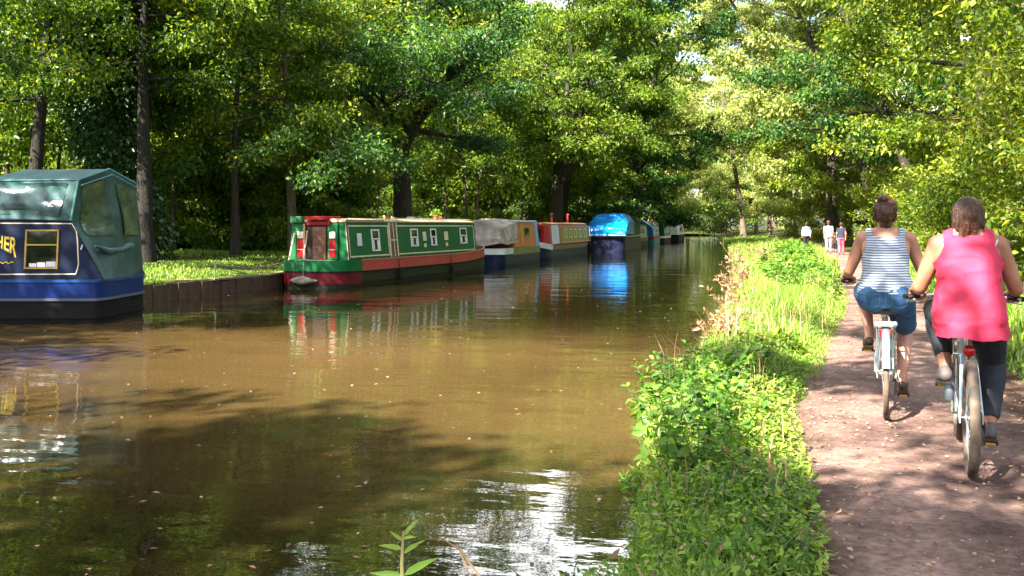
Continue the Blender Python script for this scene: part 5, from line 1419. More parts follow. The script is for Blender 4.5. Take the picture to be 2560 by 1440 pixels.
def knee_at(h, a, lt, ls, pole):
    """two-bone reach from hip h to ankle a, bending towards pole"""
    h, a, pole = Vector(h), Vector(a), Vector(pole)
    d = a - h; D = min(d.length, lt + ls - .004); dn = d.normalized()
    x = (lt * lt - ls * ls + D * D) / (2 * D); hgt = math.sqrt(max(0, lt * lt - x * x))
    s = pole - dn * pole.dot(dn); s.normalize()
    return h + dn * x + s * hgt

def hand(F, wrist, grip, side, bar=Vector((1, 0, 0)), r=.017):
    """palm over the bar, four bent fingers closed round it, thumb under from the inner side"""
    wrist, grip = Vector(wrist), Vector(grip)
    up = Vector((0, 0, 1)); fw = bar.cross(up) * -1
    if fw.y < 0: fw = -fw
    kn = grip + up * .030 + fw * .012
    for k in (-1, -.33, .33, 1):
        F.cap(wrist, kn + bar * .030 * k, .021, .0125, n=8)
    lens = [1.0, 1.08, 1.03, .86]
    for i, k in enumerate((-1.5, -.5, .5, 1.5)):
        off = bar * (k * .0205) * (-side)
        rr = .036 * (.94 + .06 * lens[i])
        pts = [grip + off + up * (math.sin(R(t)) * rr) + fw * (math.cos(R(t)) * rr) for t in (100, 55, 5, -50, -95 - 18 * (lens[i] - 1) * 5)]
        F.chain(pts, [.0112, .0105, .0098, .009, .0082], n=8)
    th = [wrist + (grip - wrist) * .45 - bar * .024 * side, grip - bar * .052 * side + up * .008 - fw * .016, grip - bar * .050 * side - up * .020 + fw * .006, grip - bar * .030 * side - up * .030 + fw * .022]
    F.chain(th, [.015, .0125, .011, .0095], n=8)

def head(F, c, s=1.0, tilt=0.0):
    """skull, jaw, nose, brow, lips, ears; faces forward (+y)"""
    M_ = Matrix.Translation(Vector(c)) @ Matrix.Rotation(tilt, 4, 'X')
    P = lambda x, y, z: M_ @ Vector((x * s, y * s, z * s))
    r3 = M_.to_3x3()
    F.ball(P(0, -.012, .022), .076 * s, .094 * s, .100 * s, rot=r3)
    F.ball(P(0, .030, -.045), .058 * s, .058 * s, .066 * s, rot=r3)
    F.ball(P(0, .062, -.088), .026 * s, .022 * s, .020 * s)
    F.cap(P(0, .084, .012), P(0, .104, -.024), .009 * s, .014 * s, n=8)
    F.ball(P(-.010, .096, -.028), .009 * s); F.ball(P(.010, .096, -.028), .009 * s)
    F.cap(P(-.040, .074, .022), P(.040, .074, .022), .013 * s, .013 * s, n=8)
    F.ball(P(-.040, .064, -.020), .024 * s); F.ball(P(.040, .064, -.020), .024 * s)
    F.cap(P(-.018, .084, -.056), P(.018, .084, -.056), .008 * s, .008 * s, n=8)
    F.cap(P(-.015, .083, -.066), P(.015, .083, -.066), .009 * s, .009 * s, n=8)
    for q in (-1, 1):
        F.ball(P(q * .076, -.008, -.012), .010 * s, .021 * s, .032 * s, rot=r3)
    return P

def face_bits(P, parent, s=1.0, iris=(.10, .06, .03)):
    ew = MB(); 
    for q in (-1, 1): ew.ball(P(q * .031, .077, .001), .0125 * s, n=10, m=8)
    e_ = ew.build('eyes', mat('eye_white', (.75, .72, .68), rough=.2), parent, smooth=True)
    ir = MB()
    for q in (-1, 1): ir.ball(P(q * .031, .0865, .001), .0055 * s, n=8, m=6)
    ir.build('iris', mat('iris', iris, rough=.15), e_, smooth=True)
    lp = MB(); lp.tube([P(-.020, .089, -.060), P(-.008, .0935, -.058), P(.008, .0935, -.058), P(.020, .089, -.060)], [.002, .0055, .0055, .002], n=6)
    lp.build('lips', mat('lips', (.42, .12, .10), rough=.4), parent, smooth=True)

STEELB = mat('dull_blue_steel', (.22, .26, .32), (.16, .19, .24), rough=.35, metal=.4)
CHROME = mat('bright_alloy', (.62, .64, .67), (.5, .52, .55), rough=.25, metal=.9)
SILVERP = mat('silver_blue_frame_paint', (.45, .52, .58), (.38, .45, .5), rough=.3, metal=.3)
TYRE = mat('dusty_rubber', (.075, .055, .045), (.028, .024, .022), scale=7, rough=.85, dirt=(.24, .165, .12), dirt_scale=5, dirt_amt=.75)
BLACKP = mat('black_plastic', (.014, .014, .015), rough=.4)
REDR = mat('red_reflector', (.55, .008, .014), (.4, .005, .01), rough=.2)
WHITEPL = mat('white_plastic', (.75, .75, .75), rough=.35)
REDFR = mat('red_frame_paint', (.34, .015, .03), rough=.3)

def wheel(parent, y, r, tr, name='wheel', rim_w=.011):
    w_ = MB(); w_.torus((0, y, r), r - tr, tr, 'x', n=56, m=10); wo_ = w_.build(name, TYRE, parent, smooth=True)
    for_ = MB()
    rr = r - tr * 2
    sec = [(-rim_w, rr + .006), (rim_w, rr + .006), (rim_w, rr - .012), (rim_w * .4, rr - .019), (-rim_w * .4, rr - .019), (-rim_w, rr - .012)]
    for_.rings([[(x, y + q * math.cos(t), r + q * math.sin(t)) for x, q in sec] for t in [2 * math.pi * i / 56 for i in range(57)]], cap=False)
    for_.build('rim', CHROME, wo_, smooth=True)
    sp_ = MB()
    for i in range(32):
        a = 2 * math.pi * i / 32; s = 1 if i % 2 else -1; a2 = a + (.9 if (i // 2) % 2 else -.9)
        sp_.tube([(s * .028, y + .022 * math.cos(a2), r + .022 * math.sin(a2)), (0, y + (rr - .012) * math.cos(a), r + (rr - .012) * math.sin(a))], .0013, n=4, cap=False)
    sp_.build('spokes', CHROME, wo_)
    hb_ = MB(); hb_.tube([(-.058, y, r), (-.034, y, r), (-.033, y, r), (-.024, y, r), (-.022, y, r), (.022, y, r), (.024, y, r), (.033, y, r), (.034, y, r), (.058, y, r)], [.007, .007, .024, .024, .014, .014, .024, .024, .007, .007], n=12)
    hb_.build('hub', CHROME, wo_)
    return wo_

def bicycle(loc, rz, label, seat_z, bar_z, bar_y, bar_w, frame_m, pedal_deg, step=True, tr=.022, wb=1.06, fork_m=None):
    o = empty('bicycle', loc, rz); tag(o, label, 'bicycle')
    r = .335; BB = Vector((0, .44, .285)); fy = wb
    st_top = Vector((0, .25, seat_z - .15)); sp_top = Vector((0, .17, seat_z - .03))
    hd0, hd1 = Vector((0, fy - .20, .60)), Vector((0, fy - .26, .80))
    f = MB()
    f.tube([BB, st_top], .0165, n=10)
    if step: f.tube([hd0 + Vector((0, -.005, .03)), BB.lerp(st_top, .22) + Vector((0, .0, 0))], .019, n=10); f.tube([hd1 - Vector((0, 0, .03)), BB.lerp(st_top, .55)], .015, n=10)
    else: f.tube([hd0, BB], .019, n=10); f.tube([hd1, st_top], .016, n=10)
    f.tube([hd0 - Vector((0, -.01, .03)), hd1 + Vector((0, -.01, .03))], .021, n=10)
    f.tube([BB - Vector((.036, 0, 0)), BB + Vector((.036, 0, 0))], .022, n=12)
    for s in (-1, 1):
        f.tube([(s * .030, .40, .29), (s * .042, .30, .30), (s * .060, 0, r)], [.012, .011, .009], n=8)
        f.tube([(s * .022, st_top.y, st_top.z - .02), (s * .040, .16, .62), (s * .060, 0, r)], [.009, .010, .009], n=8)
        f.box(s * .060 - .004, s * .060 + .004, -.02, .03, r - .03, r + .025)
    f.build('frame', frame_m, o, smooth=True)
    fk = MB(); fk.tube([(-.05, fy - .19, .585), (.05, fy - .19, .585)], .017, n=8)
    for s in (-1, 1): fk.tube([(s * .047, fy - .19, .585), (s * .049, fy - .13, .48), (s * .052, fy - .02, r)], [.016, .016, .009], n=8)
    fk.build('fork', fork_m or CHROME, o, smooth=True)
    wheel(o, 0, r, tr); wheel(o, fy, r, tr)
    sp_ = MB(); sp_.tube([st_top - Vector((0, -.02, .05)), sp_top], .0135, n=10); sp_.tube([sp_top - Vector((0, 0, .01)), sp_top + Vector((0, 0, .03))], .02, n=8); sp_.build('seat_post', CHROME, o, smooth=True)
    sd_ = MB()
    rows = []
    for (y, w_, h) in ((-.05, .075, .016), (-.02, .095, .022), (.04, .092, .022), (.10, .055, .020), (.16, .028, .018), (.21, .022, .014)):
        c = Vector((0, y + .12, seat_z - .012))
        rows.append([(w_ * math.cos(t), c.y, c.z + h * math.sin(t) - (.012 if abs(math.cos(t)) > .8 else 0)) for t in [2 * math.pi * i / 14 for i in range(14)]])
    sd_.rings(rows)
    sd_.build('saddle', BLACKP, o, smooth=True)
    hb_ = MB(); stem_top = hd1 + Vector((0, -.03, .10)); bz = bar_z
    mid = Vector((0, hd1.y + .02, bz - .02))
    hb_.tube([hd1 + Vector((0, -.01, .02)), Vector((0, hd1.y - .03, bz - .05)), mid], .013, n=8)
    pts = [Vector((-bar_w, bar_y - .06, bz)), Vector((-bar_w * .82, bar_y, bz)), Vector((-bar_w * .5, hd1.y - .0, bz + .005)), mid, Vector((bar_w * .5, hd1.y, bz + .005)), Vector((bar_w * .82, bar_y, bz)), Vector((bar_w, bar_y - .06, bz))]
    hb_.tube(pts, .0115, n=10)
    ho = hb_.build('handlebar', CHROME, o, smooth=True)
    for s in (-1, 1):
        a_, b_ = Vector((s * bar_w * .80, bar_y + .004, bz)), Vector((s * (bar_w + .02), bar_y - .066, bz))
        g_ = MB(); g_.tube([a_, b_], .0165, n=10); g_.build('grip', BLACKP, ho, smooth=True)
        lv = MB(); lv.tube([a_ + Vector((-s * .03, .02, -.005)), a_ + Vector((0, .055, -.03)), b_ + Vector((-s * .02, .055, -.035))], [.009, .007, .005], n=6); lv.build('brake_lever', CHROME, ho, smooth=True)
    cb_ = MB()
    for s in (-1, 1):
        a_ = Vector((s * bar_w * .78, bar_y + .03, bz - .02)); e_ = hd0 + Vector((s * .02, .03, .06))
        cb_.tube([a_, a_ + Vector((-s * .05, .09, .02)), Vector((s * .06, hd1.y + .10, bz - .04)), e_ + Vector((s * .02, .05, .08)), e_], .0025, n=4)
        cb_.tube([e_ + Vector((0, -.06, .02)), BB.lerp(st_top, .3) + Vector((s * .02, .1, 0)), Vector((s * .05, .10, .52)), Vector((s * .055, .02, r + .05))], .0025, n=4)
    cb_.build('cables', BLACKP, o)
    ck = MB(); rc = MB()
    ck.torus((.052, BB.y, BB.z), .078, .004, 'x', n=36, m=6); ck.tube([(-.075, BB.y, BB.z), (.075, BB.y, BB.z)], .010, n=8)
    for k in range(5):
        a = k * 2 * math.pi / 5; ck.tube([(.052, BB.y, BB.z), (.052, BB.y + .077 * math.cos(a), BB.z + .077 * math.sin(a))], .005, n=5)
    peds = []
    for s, dg in ((-1, pedal_deg), (1, pedal_deg + 180)):
        a = R(dg); e_ = Vector((s * .075, BB.y + .17 * math.cos(a), BB.z + .17 * math.sin(a)))
        ck.tube([(s * .073, BB.y, BB.z), e_], [.013, .010], n=8); peds.append(e_ + Vector((s * .055, 0, 0)))
    co = ck.build('crank', CHROME, o, smooth=True)
    for e_, s in zip(peds, (-1, 1)):
        p_ = MB(); p_.box(e_.x - .045, e_.x + .045, e_.y - .035, e_.y + .035, e_.z - .010, e_.z + .010); po_ = p_.build('pedal', BLACKP, co, bevel=.004)
        q_ = MB(); q_.box(e_.x - .028, e_.x + .028, e_.y - .040, e_.y - .0352, e_.z - .007, e_.z + .007); q_.build('reflector', YEL, po_)
    ch = MB()
    for dz in (.076, -.076): ch.tube([(.052, BB.y, BB.z + dz), (.050, 0, r + dz * .45)], .005, n=5)
    ch.torus((.050, 0, r), .036, .006, 'x', n=18, m=5); ch.build('chain', mat('oily_chain', (.06, .055, .05), rough=.5, metal=.5), o)
    de = MB(); de.tube([(.062, .0, r - .03), (.066, .03, r - .10), (.062, .05, r - .16)], [.011, .010, .012], n=7); de.build('derailleur', BLACKP, o, smooth=True)
    return o, peds

def limb_leg(F, hip, knee, ank, rt=.082, rk=.055, rc=.056, ra=.034):
    hip, knee, ank = Vector(hip), Vector(knee), Vector(ank)
    F.chain([hip, hip.lerp(knee, .5), knee], [rt, rt * .86, rk])
    back = Vector((0, -1, 0)); ax = (ank - knee).normalized(); bk_ = (back - ax * back.dot(ax)).normalized()
    F.chain([knee, knee.lerp(ank, .32) + bk_ * .014, knee.lerp(ank, .68) + bk_ * .004, ank], [rk * .95, rc, (rc + ra) * .47, ra])

def foot(F, ank, ball, toe, w=.032):
    ank, ball, toe = Vector(ank), Vector(ball), Vector(toe)
    heel = ank + Vector((0, -.035, 0)) + (ball - ank) * Vector((0, 0, 1)).z * 0 + Vector((0, 0, -.045))
    F.cap(ank, heel, .034, .028); F.cap(heel, ball, .028, .030); F.cap(ank, ball, .034, .030); F.cap(ball, toe, .030, .020)
    F.cap(ball + Vector((.014, 0, 0)), toe + Vector((.012, -.012, 0)), .024, .017); F.cap(ball - Vector((.014, 0, 0)), toe - Vector((.012, -.006, 0)), .024, .017)

def shoe(name, parent, ank, ball, toe, m, open_heel=False):
    ank, ball, toe = Vector(ank), Vector(ball), Vector(toe)
    F = Flesh(); heel = ank + Vector((0, -.040, -.052))
    F.cap(heel, ball + Vector((0, 0, -.012)), .036, .042); F.cap(ball + Vector((0, 0, -.012)), toe, .042, .030)
    if not open_heel:
        F.cap(heel + Vector((0, 0, .0)), ank + Vector((0, -.006, -.012)), .038, .041, flat=(False, True)); F.cap(ank + Vector((0, .01, -.02)), ball, .042, .036)
    else:
        F.cap(ball.lerp(ank, .35) + Vector((0, 0, -.01)), ball, .042, .040)
    s_ = F.melt(name, m, parent, voxel=.007, smooth=3)
    so = MB(); q = []
    ax = (toe - heel); ax.normalize(); side = Vector((1, 0, 0)); dn = side.cross(ax); dn = dn if dn.z < 0 else -dn
    pts = [heel + ax * -.035, heel + ax * .05, heel.lerp(ball, .6), ball, toe + ax * .028]
    ws = [.026, .036, .036, .043, .02]
    lo = [p + dn * .034 for p in pts]
    lo[3] = ball + Vector((0, 0, -.012)) + dn * .036
    rr = [[p - side * w, p + side * w, p + side * w + dn * .018, p - side * w + dn * .018] for p, w in zip(lo, ws)]
    so.rings(rr); so.build('sole', SOLE, s_)
    return s_

def cyclist(loc, rz, label, D):
    o = empty('person', loc, rz); tag(o, label, 'person')
    g = D
    F = Flesh()
    sh, nk = g['sh'], g['neck']
    F.loft(g['torso'])
    for s in (-1, 1):
        F.ball((s * g['hipx'], g['pel'][1] + .02, g['pel'][2]), g['rt'] * 1.12, g['rt'] * 1.15, g['rt'] * 1.1)
        F.ball((s * g['hipx'] * .9, g['pel'][1] - .045, g['pel'][2] + .0), g['rt'] * 1.06, g['rt'] * 1.05, g['rt'] * 1.12)
        F.cap((s * .05, nk[1] - .01, nk[2] + .02), (s * sh[0], sh[1], sh[2] - .005), .05 * g['ns'], .052 * g['as'])
        F.ball((s * (sh[0] - .06), sh[1] - .055, sh[2] - .09), .07, .045, .09)
    F.cap((0, nk[1] - .01, nk[2] - .02), (0, nk[1] + .018, nk[2] + .10), .062 * g['ns'], .055 * g['ns'])
    P = head(F, g['head'], g['hs'], g.get('tilt', 0))
    for s in (-1, 1):
        S = Vector((s * sh[0], sh[1], sh[2])); H = Vector((s * g['hand'][0], g['hand'][1], g['hand'][2]))
        bar = Vector((1, -.22 * s, 0)).normalized()
        W_ = H + Vector((s * .004, -.070, .040)); E_ = knee_at(S, W_, g['ua'], g['fa'], (s * .30, -.35, -.85))
        a = g['as']
        F.chain([S, S.lerp(E_, .45), E_], [.056 * a, .050 * a, .040 * a]); F.chain([E_, E_.lerp(W_, .35), W_], [.040 * a, .041 * a, .0265 * a])
        hand(F, W_, H, s, bar)
    legs = []
    for s, pd, tilt in ((-1, g['ped'][0], g['ft'][0]), (1, g['ped'][1], g['ft'][1])):
        ball = Vector((pd.x + s * .0, pd.y, pd.z + .062)); hl = .15
        ank = ball + Vector((-s * .012, -hl * math.cos(R(tilt)), hl * math.sin(R(tilt)) + .035)); toe = ball + Vector((s * .008, .075 * math.cos(R(tilt)), -.075 * math.sin(R(tilt)) * .6 - .008))
        hip = Vector((s * g['hipx'], g['pel'][1] + .03, g['pel'][2])); kn = knee_at(hip, ank, g['th'], g['sk'], (s * .16, 1, .15))
        limb_leg(F, hip, kn, ank, g['rt'], g['rk'], g['rc'], g['ra']); foot(F, ank, ball, toe); legs.append((hip, kn, ank, ball, toe))
    F.mb.v = [tuple(v) for v in F.mb.v]
    body = F.melt('body', g['skin'], o, voxel=.0062, smooth=3)
    face_bits(P, body, g['hs'])
    return o, P, legs

# ---- left: striped vest and denim shorts on the silver step-through
PZ = .20
lp_, rz_l = (.84, 7.66, PZ), math.atan2(-.10, .995)
bkL, pedL = bicycle(lp_, rz_l, 'silver city bicycle with white topped rear rack under the woman in the striped vest', .80, .99, .68, .31, SILVERP, 78, tr=.020)
rk = MB()
rk.tube([(-.058, -.02, .335), (-.062, -.05, .69), (-.062, .20, .705)], .0065, n=6); rk.tube([(.058, -.02, .335), (.062, -.05, .69), (.062, .20, .705)], .0065, n=6)
rk.tube([(-.058, 0, .335), (-.064, .10, .70)], .006, n=6); rk.tube([(.058, 0, .335), (.064, .10, .70)], .006, n=6)
rk.tube([(-.062, -.09, .70), (-.062, .22, .705)], .008, n=6); rk.tube([(.062, -.09, .70), (.062, .22, .705)], .008, n=6)
for y in (-.02, .07, .16): rk.tube([(-.062, y, .705), (.062, y, .705)], .006, n=6)
rko = rk.build('rear_rack', CHROME, bkL, smooth=True)
rk = MB(); rk.tube([(-.064, .0, .712), (-.064, -.085, .712), (-.045, -.115, .715), (.045, -.115, .715), (.064, -.085, .712), (.064, .0, .712)], .016, n=8); rk.box(-.055, .055, -.11, -.06, .695, .73); rk.build('rack_end', WHITEPL, rko, smooth=True)
rf_ = MB(); rf_.box(-.042, .042, -.128, -.105, .615, .675); rf_.build('reflector', REDR, rko, bevel=.008)
mg = MB(); sec = [(-.030, .0), (-.024, .010), (0, .016), (.024, .010), (.030, 0), (.024, .006), (0, .012), (-.024, .006)]
mg.rings([[(x, (.348 + q) * math.cos(t), .335 + (.348 + q) * math.sin(t)) for x, q in sec] for t in [R(62) + R(104) * i / 24 for i in range(25)]])
mg.build('mudguard', STEELB, bkL, smooth=True)
rf_ = MB(); t = R(150); c = Vector((0, .372 * math.cos(t), .335 + .372 * math.sin(t))); rf_.box(-.022, .022, c.y - .012, c.y + .004, c.z - .05, c.z + .07); rf_.build('mudguard_flash', WHITEPL, bkL, bevel=.004)
DL_ = dict(torso=[((0, .15, .84), .155, .125), ((0, .14, .90), .192, .150), ((0, .14, .96), .188, .140), ((0, .155, 1.03), .166, .118), ((0, .175, 1.10), .152, .105), ((0, .195, 1.18), .156, .108), ((0, .215, 1.26), .160, .112), ((0, .23, 1.32), .150, .098), ((0, .24, 1.365), .115, .072), ((0, .245, 1.39), .07, .055)],
           sh=(.165, .245, 1.345), neck=(0, .245, 1.37), head=(0, .275, 1.525), hs=1.0, ns=.92, **{'as': 1.0}, hand=(.285, .655, 1.005), ua=.29, fa=.25, hipx=.098, pel=(0, .13, .895), rt=.092, rk=.058, rc=.057, ra=.035,
           th=.415, sk=.40, ped=pedL, ft=(18, 22), skin=SKIN, tilt=0)
prL, P, lg = cyclist(lp_, rz_l, 'woman in a striped sleeveless vest and denim shorts cycling away with her hair pinned up', DL_)
H = Flesh(); H.ball(P(0, -.022, .045), .086, .100, .096); H.ball(P(0, -.075, .01), .060, .050, .070); H.ball(P(.0, -.125, .025), .052, .044, .050); H.ball(P(-.02, -.112, .040), .040, .036, .036); H.ball(P(.024, -.108, .020), .036, .034, .040); H.ball(P(-.028, -.110, -.004), .036, .034, .034); H.ball(P(.012, -.112, -.022), .038, .032, .032); H.cap(P(.05, -.08, .06), P(.072, -.06, .0), .02, .014); H.cap(P(-.055, -.08, .05), P(-.078, -.06, -.01), .02, .014); H.cap(P(-.03, -.075, .11), P(.04, -.09, .085), .03, .022); H.cap(P(-.09, -.04, -.01), P(-.085, -.05, -.06), .010, .006); H.cap(P(.02, -.07, -.08), P(.03, -.06, -.115), .012, .006); H.ball(P(-.058, -.03, -.01), .020, .045, .045); H.ball(P(.058, -.03, -.01), .020, .045, .045); H.ball(P(-.01, -.075, .125), .045, .05, .03); H.ball(P(0, -.06, -.07), .045, .03, .04)
H.melt('hair', HAIRB, prL, voxel=.007, smooth=1, fold=(.008, 34, 34, 16), cut=lambda c: (c.y > P(0, .045, 0).y and c.z < P(0, 0, .075).z))
T = Flesh(); T.loft([((c[0], c[1] - .002, c[2]), rx + .014, ry + .014) for (c, rx, ry) in DL_['torso'][1:]])
for s in (-1, 1):
    T.cap((s * .05, .235, 1.39), (s * .165, .243, 1.34), .058, .064); T.ball((s * .105, .19, 1.255), .08, .065, .10); T.ball((s * .098, .13, .93), .108, .12, .10)
T.ball((-.085, .30, 1.20), .075, .07, .075); T.ball((.085, .30, 1.20), .075, .07, .075)
def cutL(c):
    if c.z < .935: return True
    if c.z > 1.378 - .0 and abs(c.x) < .098: return True
    if abs(c.x) < .098 and c.z > 1.352 + .026 * (c.x / .098) ** 4: return True
    lim = .140 if c.z > 1.30 else .140 + .05 * ((1.30 - c.z) / .12) ** 1.6
    if c.z > 1.18 and abs(c.x) > lim: return True
    return False
T.melt('striped_vest', STRIPE, prL, voxel=.0065, smooth=4, cut=cutL, fold=(.007, 4, 5, 13))
Sx = Flesh(); Sx.loft([((0, .135, .82), .165, .135), ((0, .13, .89), .205, .165), ((0, .14, .965), .199, .150)])
for s, (hip, kn, ank, ball, toe) in zip((-1, 1), lg):
    Sx.ball((s * .090, .092, .895), .112, .116, .118); Sx.cap(hip, hip.lerp(kn, .86), .116, .088, flat=(False, True))
Sx.melt('denim_shorts', DENIM, prL, voxel=.0075, smooth=3, fold=(.006, 9, 9, 16))
shorts_ = [c for c in prL.children if c.name.startswith('denim_shorts')][0]
bvh_me = shorts_.data
from mathutils.bvhtree import BVHTree
bvh = BVHTree.FromPolygons([v.co for v in bvh_me.vertices], [tuple(p.vertices) for p in bvh_me.polygons])
def on_back(x, z, off=.003):
    h_ = bvh.ray_cast(Vector((x, -1, z)), Vector((0, 1, 0)))
    return (h_[0] + Vector((0, -off, 0))) if h_[0] is not None else None
s_ = MB()
for x in (-.095, .095):
    out_ = [(x - .055, .925), (x + .055, .925), (x + .05, .845), (x, .825), (x - .05, .845), (x - .055, .925)]
    pts = []
    for (xa, za), (xb, zb_) in zip(out_[:-1], out_[1:]):
        for t in (0, .25, .5, .75):
            q = on_back(xa + (xb - xa) * t, za + (zb_ - za) * t)
            if q is not None: pts.append(q)
    s_.tube(pts + pts[:1], .0035, n=5)
pts = [q for q in (on_back(0, z) for z in np.linspace(.945, .84, 10)) if q is not None]
s_.tube(pts, .004, n=5)
s_.build('pocket_stitching', mat('pale_stitching', (.05, .13, .24), (.02, .06, .14), rough=.9), shorts_)
for (hip, kn, ank, ball, toe) in lg: shoe('sandal', prL, ank, ball, toe, SHOEB, open_heel=True)

# ---- right: coral tunic and dark leggings on the mountain bike
rp__, rz_r = (1.12, 6.02, PZ), math.atan2(-.115, .993)
bkR, pedR = bicycle(rp__, rz_r, 'mountain bicycle with fat dusty tyres and silver stays ridden by the woman in pink', .84, .985, .66, .33, SILVERP, 72, step=False, tr=.029, fork_m=CHROME)
rf_ = MB(); rf_.ball((0, .165, .70), .034, .018, .036, n=12, m=8); rfo = rf_.build('rear_lamp', REDR, bkR, smooth=True)
rf_ = MB(); rf_.tube([(0, .19, .70), (0, .225, .70)], .012, n=6); rf_.build('lamp_bracket', BLACKP, bkR)
rf_ = MB(); rf_.tube([(.014, .24, .60), (.034, .16, .56), (.036, .13, .50)], [.012, .016, .012], n=7); rf_.build('brake_arm', REDFR, bkR, smooth=True)
rf_ = MB(); rf_.tube([(-.10, .36, .60), (-.098, .31, .38)], .028, n=12); rf_.build('frame_bottle', STEELB, bkR, smooth=True)
DR_ = dict(torso=[((0, .16, .84), .155, .14), ((0, .15, .90), .182, .165), ((0, .15, .97), .178, .155), ((0, .17, 1.05), .165, .140), ((0, .19, 1.12), .157, .130), ((0, .215, 1.20), .160, .130), ((0, .235, 1.27), .164, .126), ((0, .25, 1.325), .150, .108), ((0, .26, 1.365), .125, .085), ((0, .265, 1.39), .075, .06)],
           sh=(.163, .265, 1.33), neck=(0, .265, 1.36), head=(.004, .30, 1.475), hs=1.02, ns=1.05, **{'as': 1.06}, hand=(.278, .635, 1.0), ua=.29, fa=.25, hipx=.095, pel=(0, .14, .90), rt=.098, rk=.066, rc=.064, ra=.038,
           th=.425, sk=.41, ped=pedR, ft=(14, 20), skin=SKIN2, tilt=-.12)
prR, P, lg = cyclist(rp__, rz_r, 'woman in a long coral pink tunic and dark leggings cycling away with a ponytail', DR_)
PT = Flesh(); PT.ball(P(.01, -.118, .022), .052, .034, .050); PT.cap(P(.0, -.122, .01), P(-.035, -.100, -.115), .045, .024); PT.cap(P(.028, -.115, .0), P(.018, -.095, -.10), .034, .020); PT.cap(P(-.03, -.11, .02), P(-.055, -.085, -.06), .028, .018)
PT.melt('ponytail', mat('auburn_ponytail', (.115, .042, .021), (.04, .015, .009), scale=6, stretch=(9, 9, 1.5), rough=.4, bump=.9, bscale=18, bdist=.02), prR, voxel=.006, smooth=1, fold=(.008, 45, 45, 9))
H = Flesh(); H.ball(P(0, -.020, .040), .092, .104, .098); H.ball(P(0, -.07, -.01), .078, .048, .085); H.ball(P(-.066, -.02, -.02), .022, .05, .07); H.ball(P(.066, -.02, -.02), .022, .05, .07)
H.melt('hair', HAIRD, prR, voxel=.007, smooth=1, fold=(.006, 40, 40, 12), cut=lambda c: (c.y > P(0, .045, 0).y and c.z < P(0, 0, .07).z))
T = Flesh(); T.loft([((c[0], c[1] - .004, c[2]), rx + .018, ry + .020) for (c, rx, ry) in DR_['torso'][1:]])
T.loft([((.012, .145, .775), .200, .195), ((.008, .14, .84), .203, .195), ((0, .14, .92), .200, .19), ((0, .15, 1.0), .190, .175), ((0, .175, 1.08), .176, .15)])
for s in (-1, 1):
    T.cap((s * .05, .255, 1.38), (s * .17, .265, 1.335), .062, .062); T.ball((s * .11, .205, 1.25), .09, .08, .12); T.ball((s * .098, .085, .905), .104, .12, .105)
    T.ball((s * .095, .33, 1.19), .085, .08, .08); T.ball((s * .125, .19, 1.09), .05, .08, .05)
def cutR(c):
    if c.z < .790 - .05 * (c.x - .0) - .006 * math.sin(c.x * 30): return True
    if abs(c.x) < .085 and c.z > 1.385: return True
    lim = .138 if c.z > 1.33 else .138 + .062 * ((1.33 - c.z) / .12) ** 1.6
    if c.z > 1.20 and abs(c.x) > lim: return True
    return False
T.melt('pink_tunic', PINK, prR, voxel=.0075, smooth=4, cut=cutR, fold=(.010, 5, 5, 9))
Sx = Flesh(); Sx.loft([((0, .145, .80), .15, .13), ((0, .14, .89), .185, .165), ((0, .15, .98), .18, .155)])
for s, (hip, kn, ank, ball, toe) in zip((-1, 1), lg):
    bk_ = Vector((0, -1, 0))
    Sx.chain([hip, hip.lerp(kn, .5), kn], [.110, .098, .078]); e_ = kn.lerp(ank, .82 if s < 0 else .93)
    Sx.cap(kn, kn.lerp(ank, .34) + bk_ * .012, .076, .078); Sx.cap(kn.lerp(ank, .34) + bk_ * .012, e_, .077, .050, flat=(False, True))
Sx.melt('leggings', LEGG, prR, voxel=.0075, smooth=3, fold=(.004, 10, 10, 18))
for (hip, kn, ank, ball, toe) in lg: shoe('trainer', prR, ank, ball, toe, SHOEG)
for s in (-1, 1):
    sb_ = MB(); sb_.tube([(s * .128, .185, 1.30), (s * .150, .205, 1.345), (s * .160, .262, 1.392), (s * .155, .325, 1.35)], .0085, n=6, flat=.5); sb_.build('bra_strap', STRAPM, prR, smooth=True)

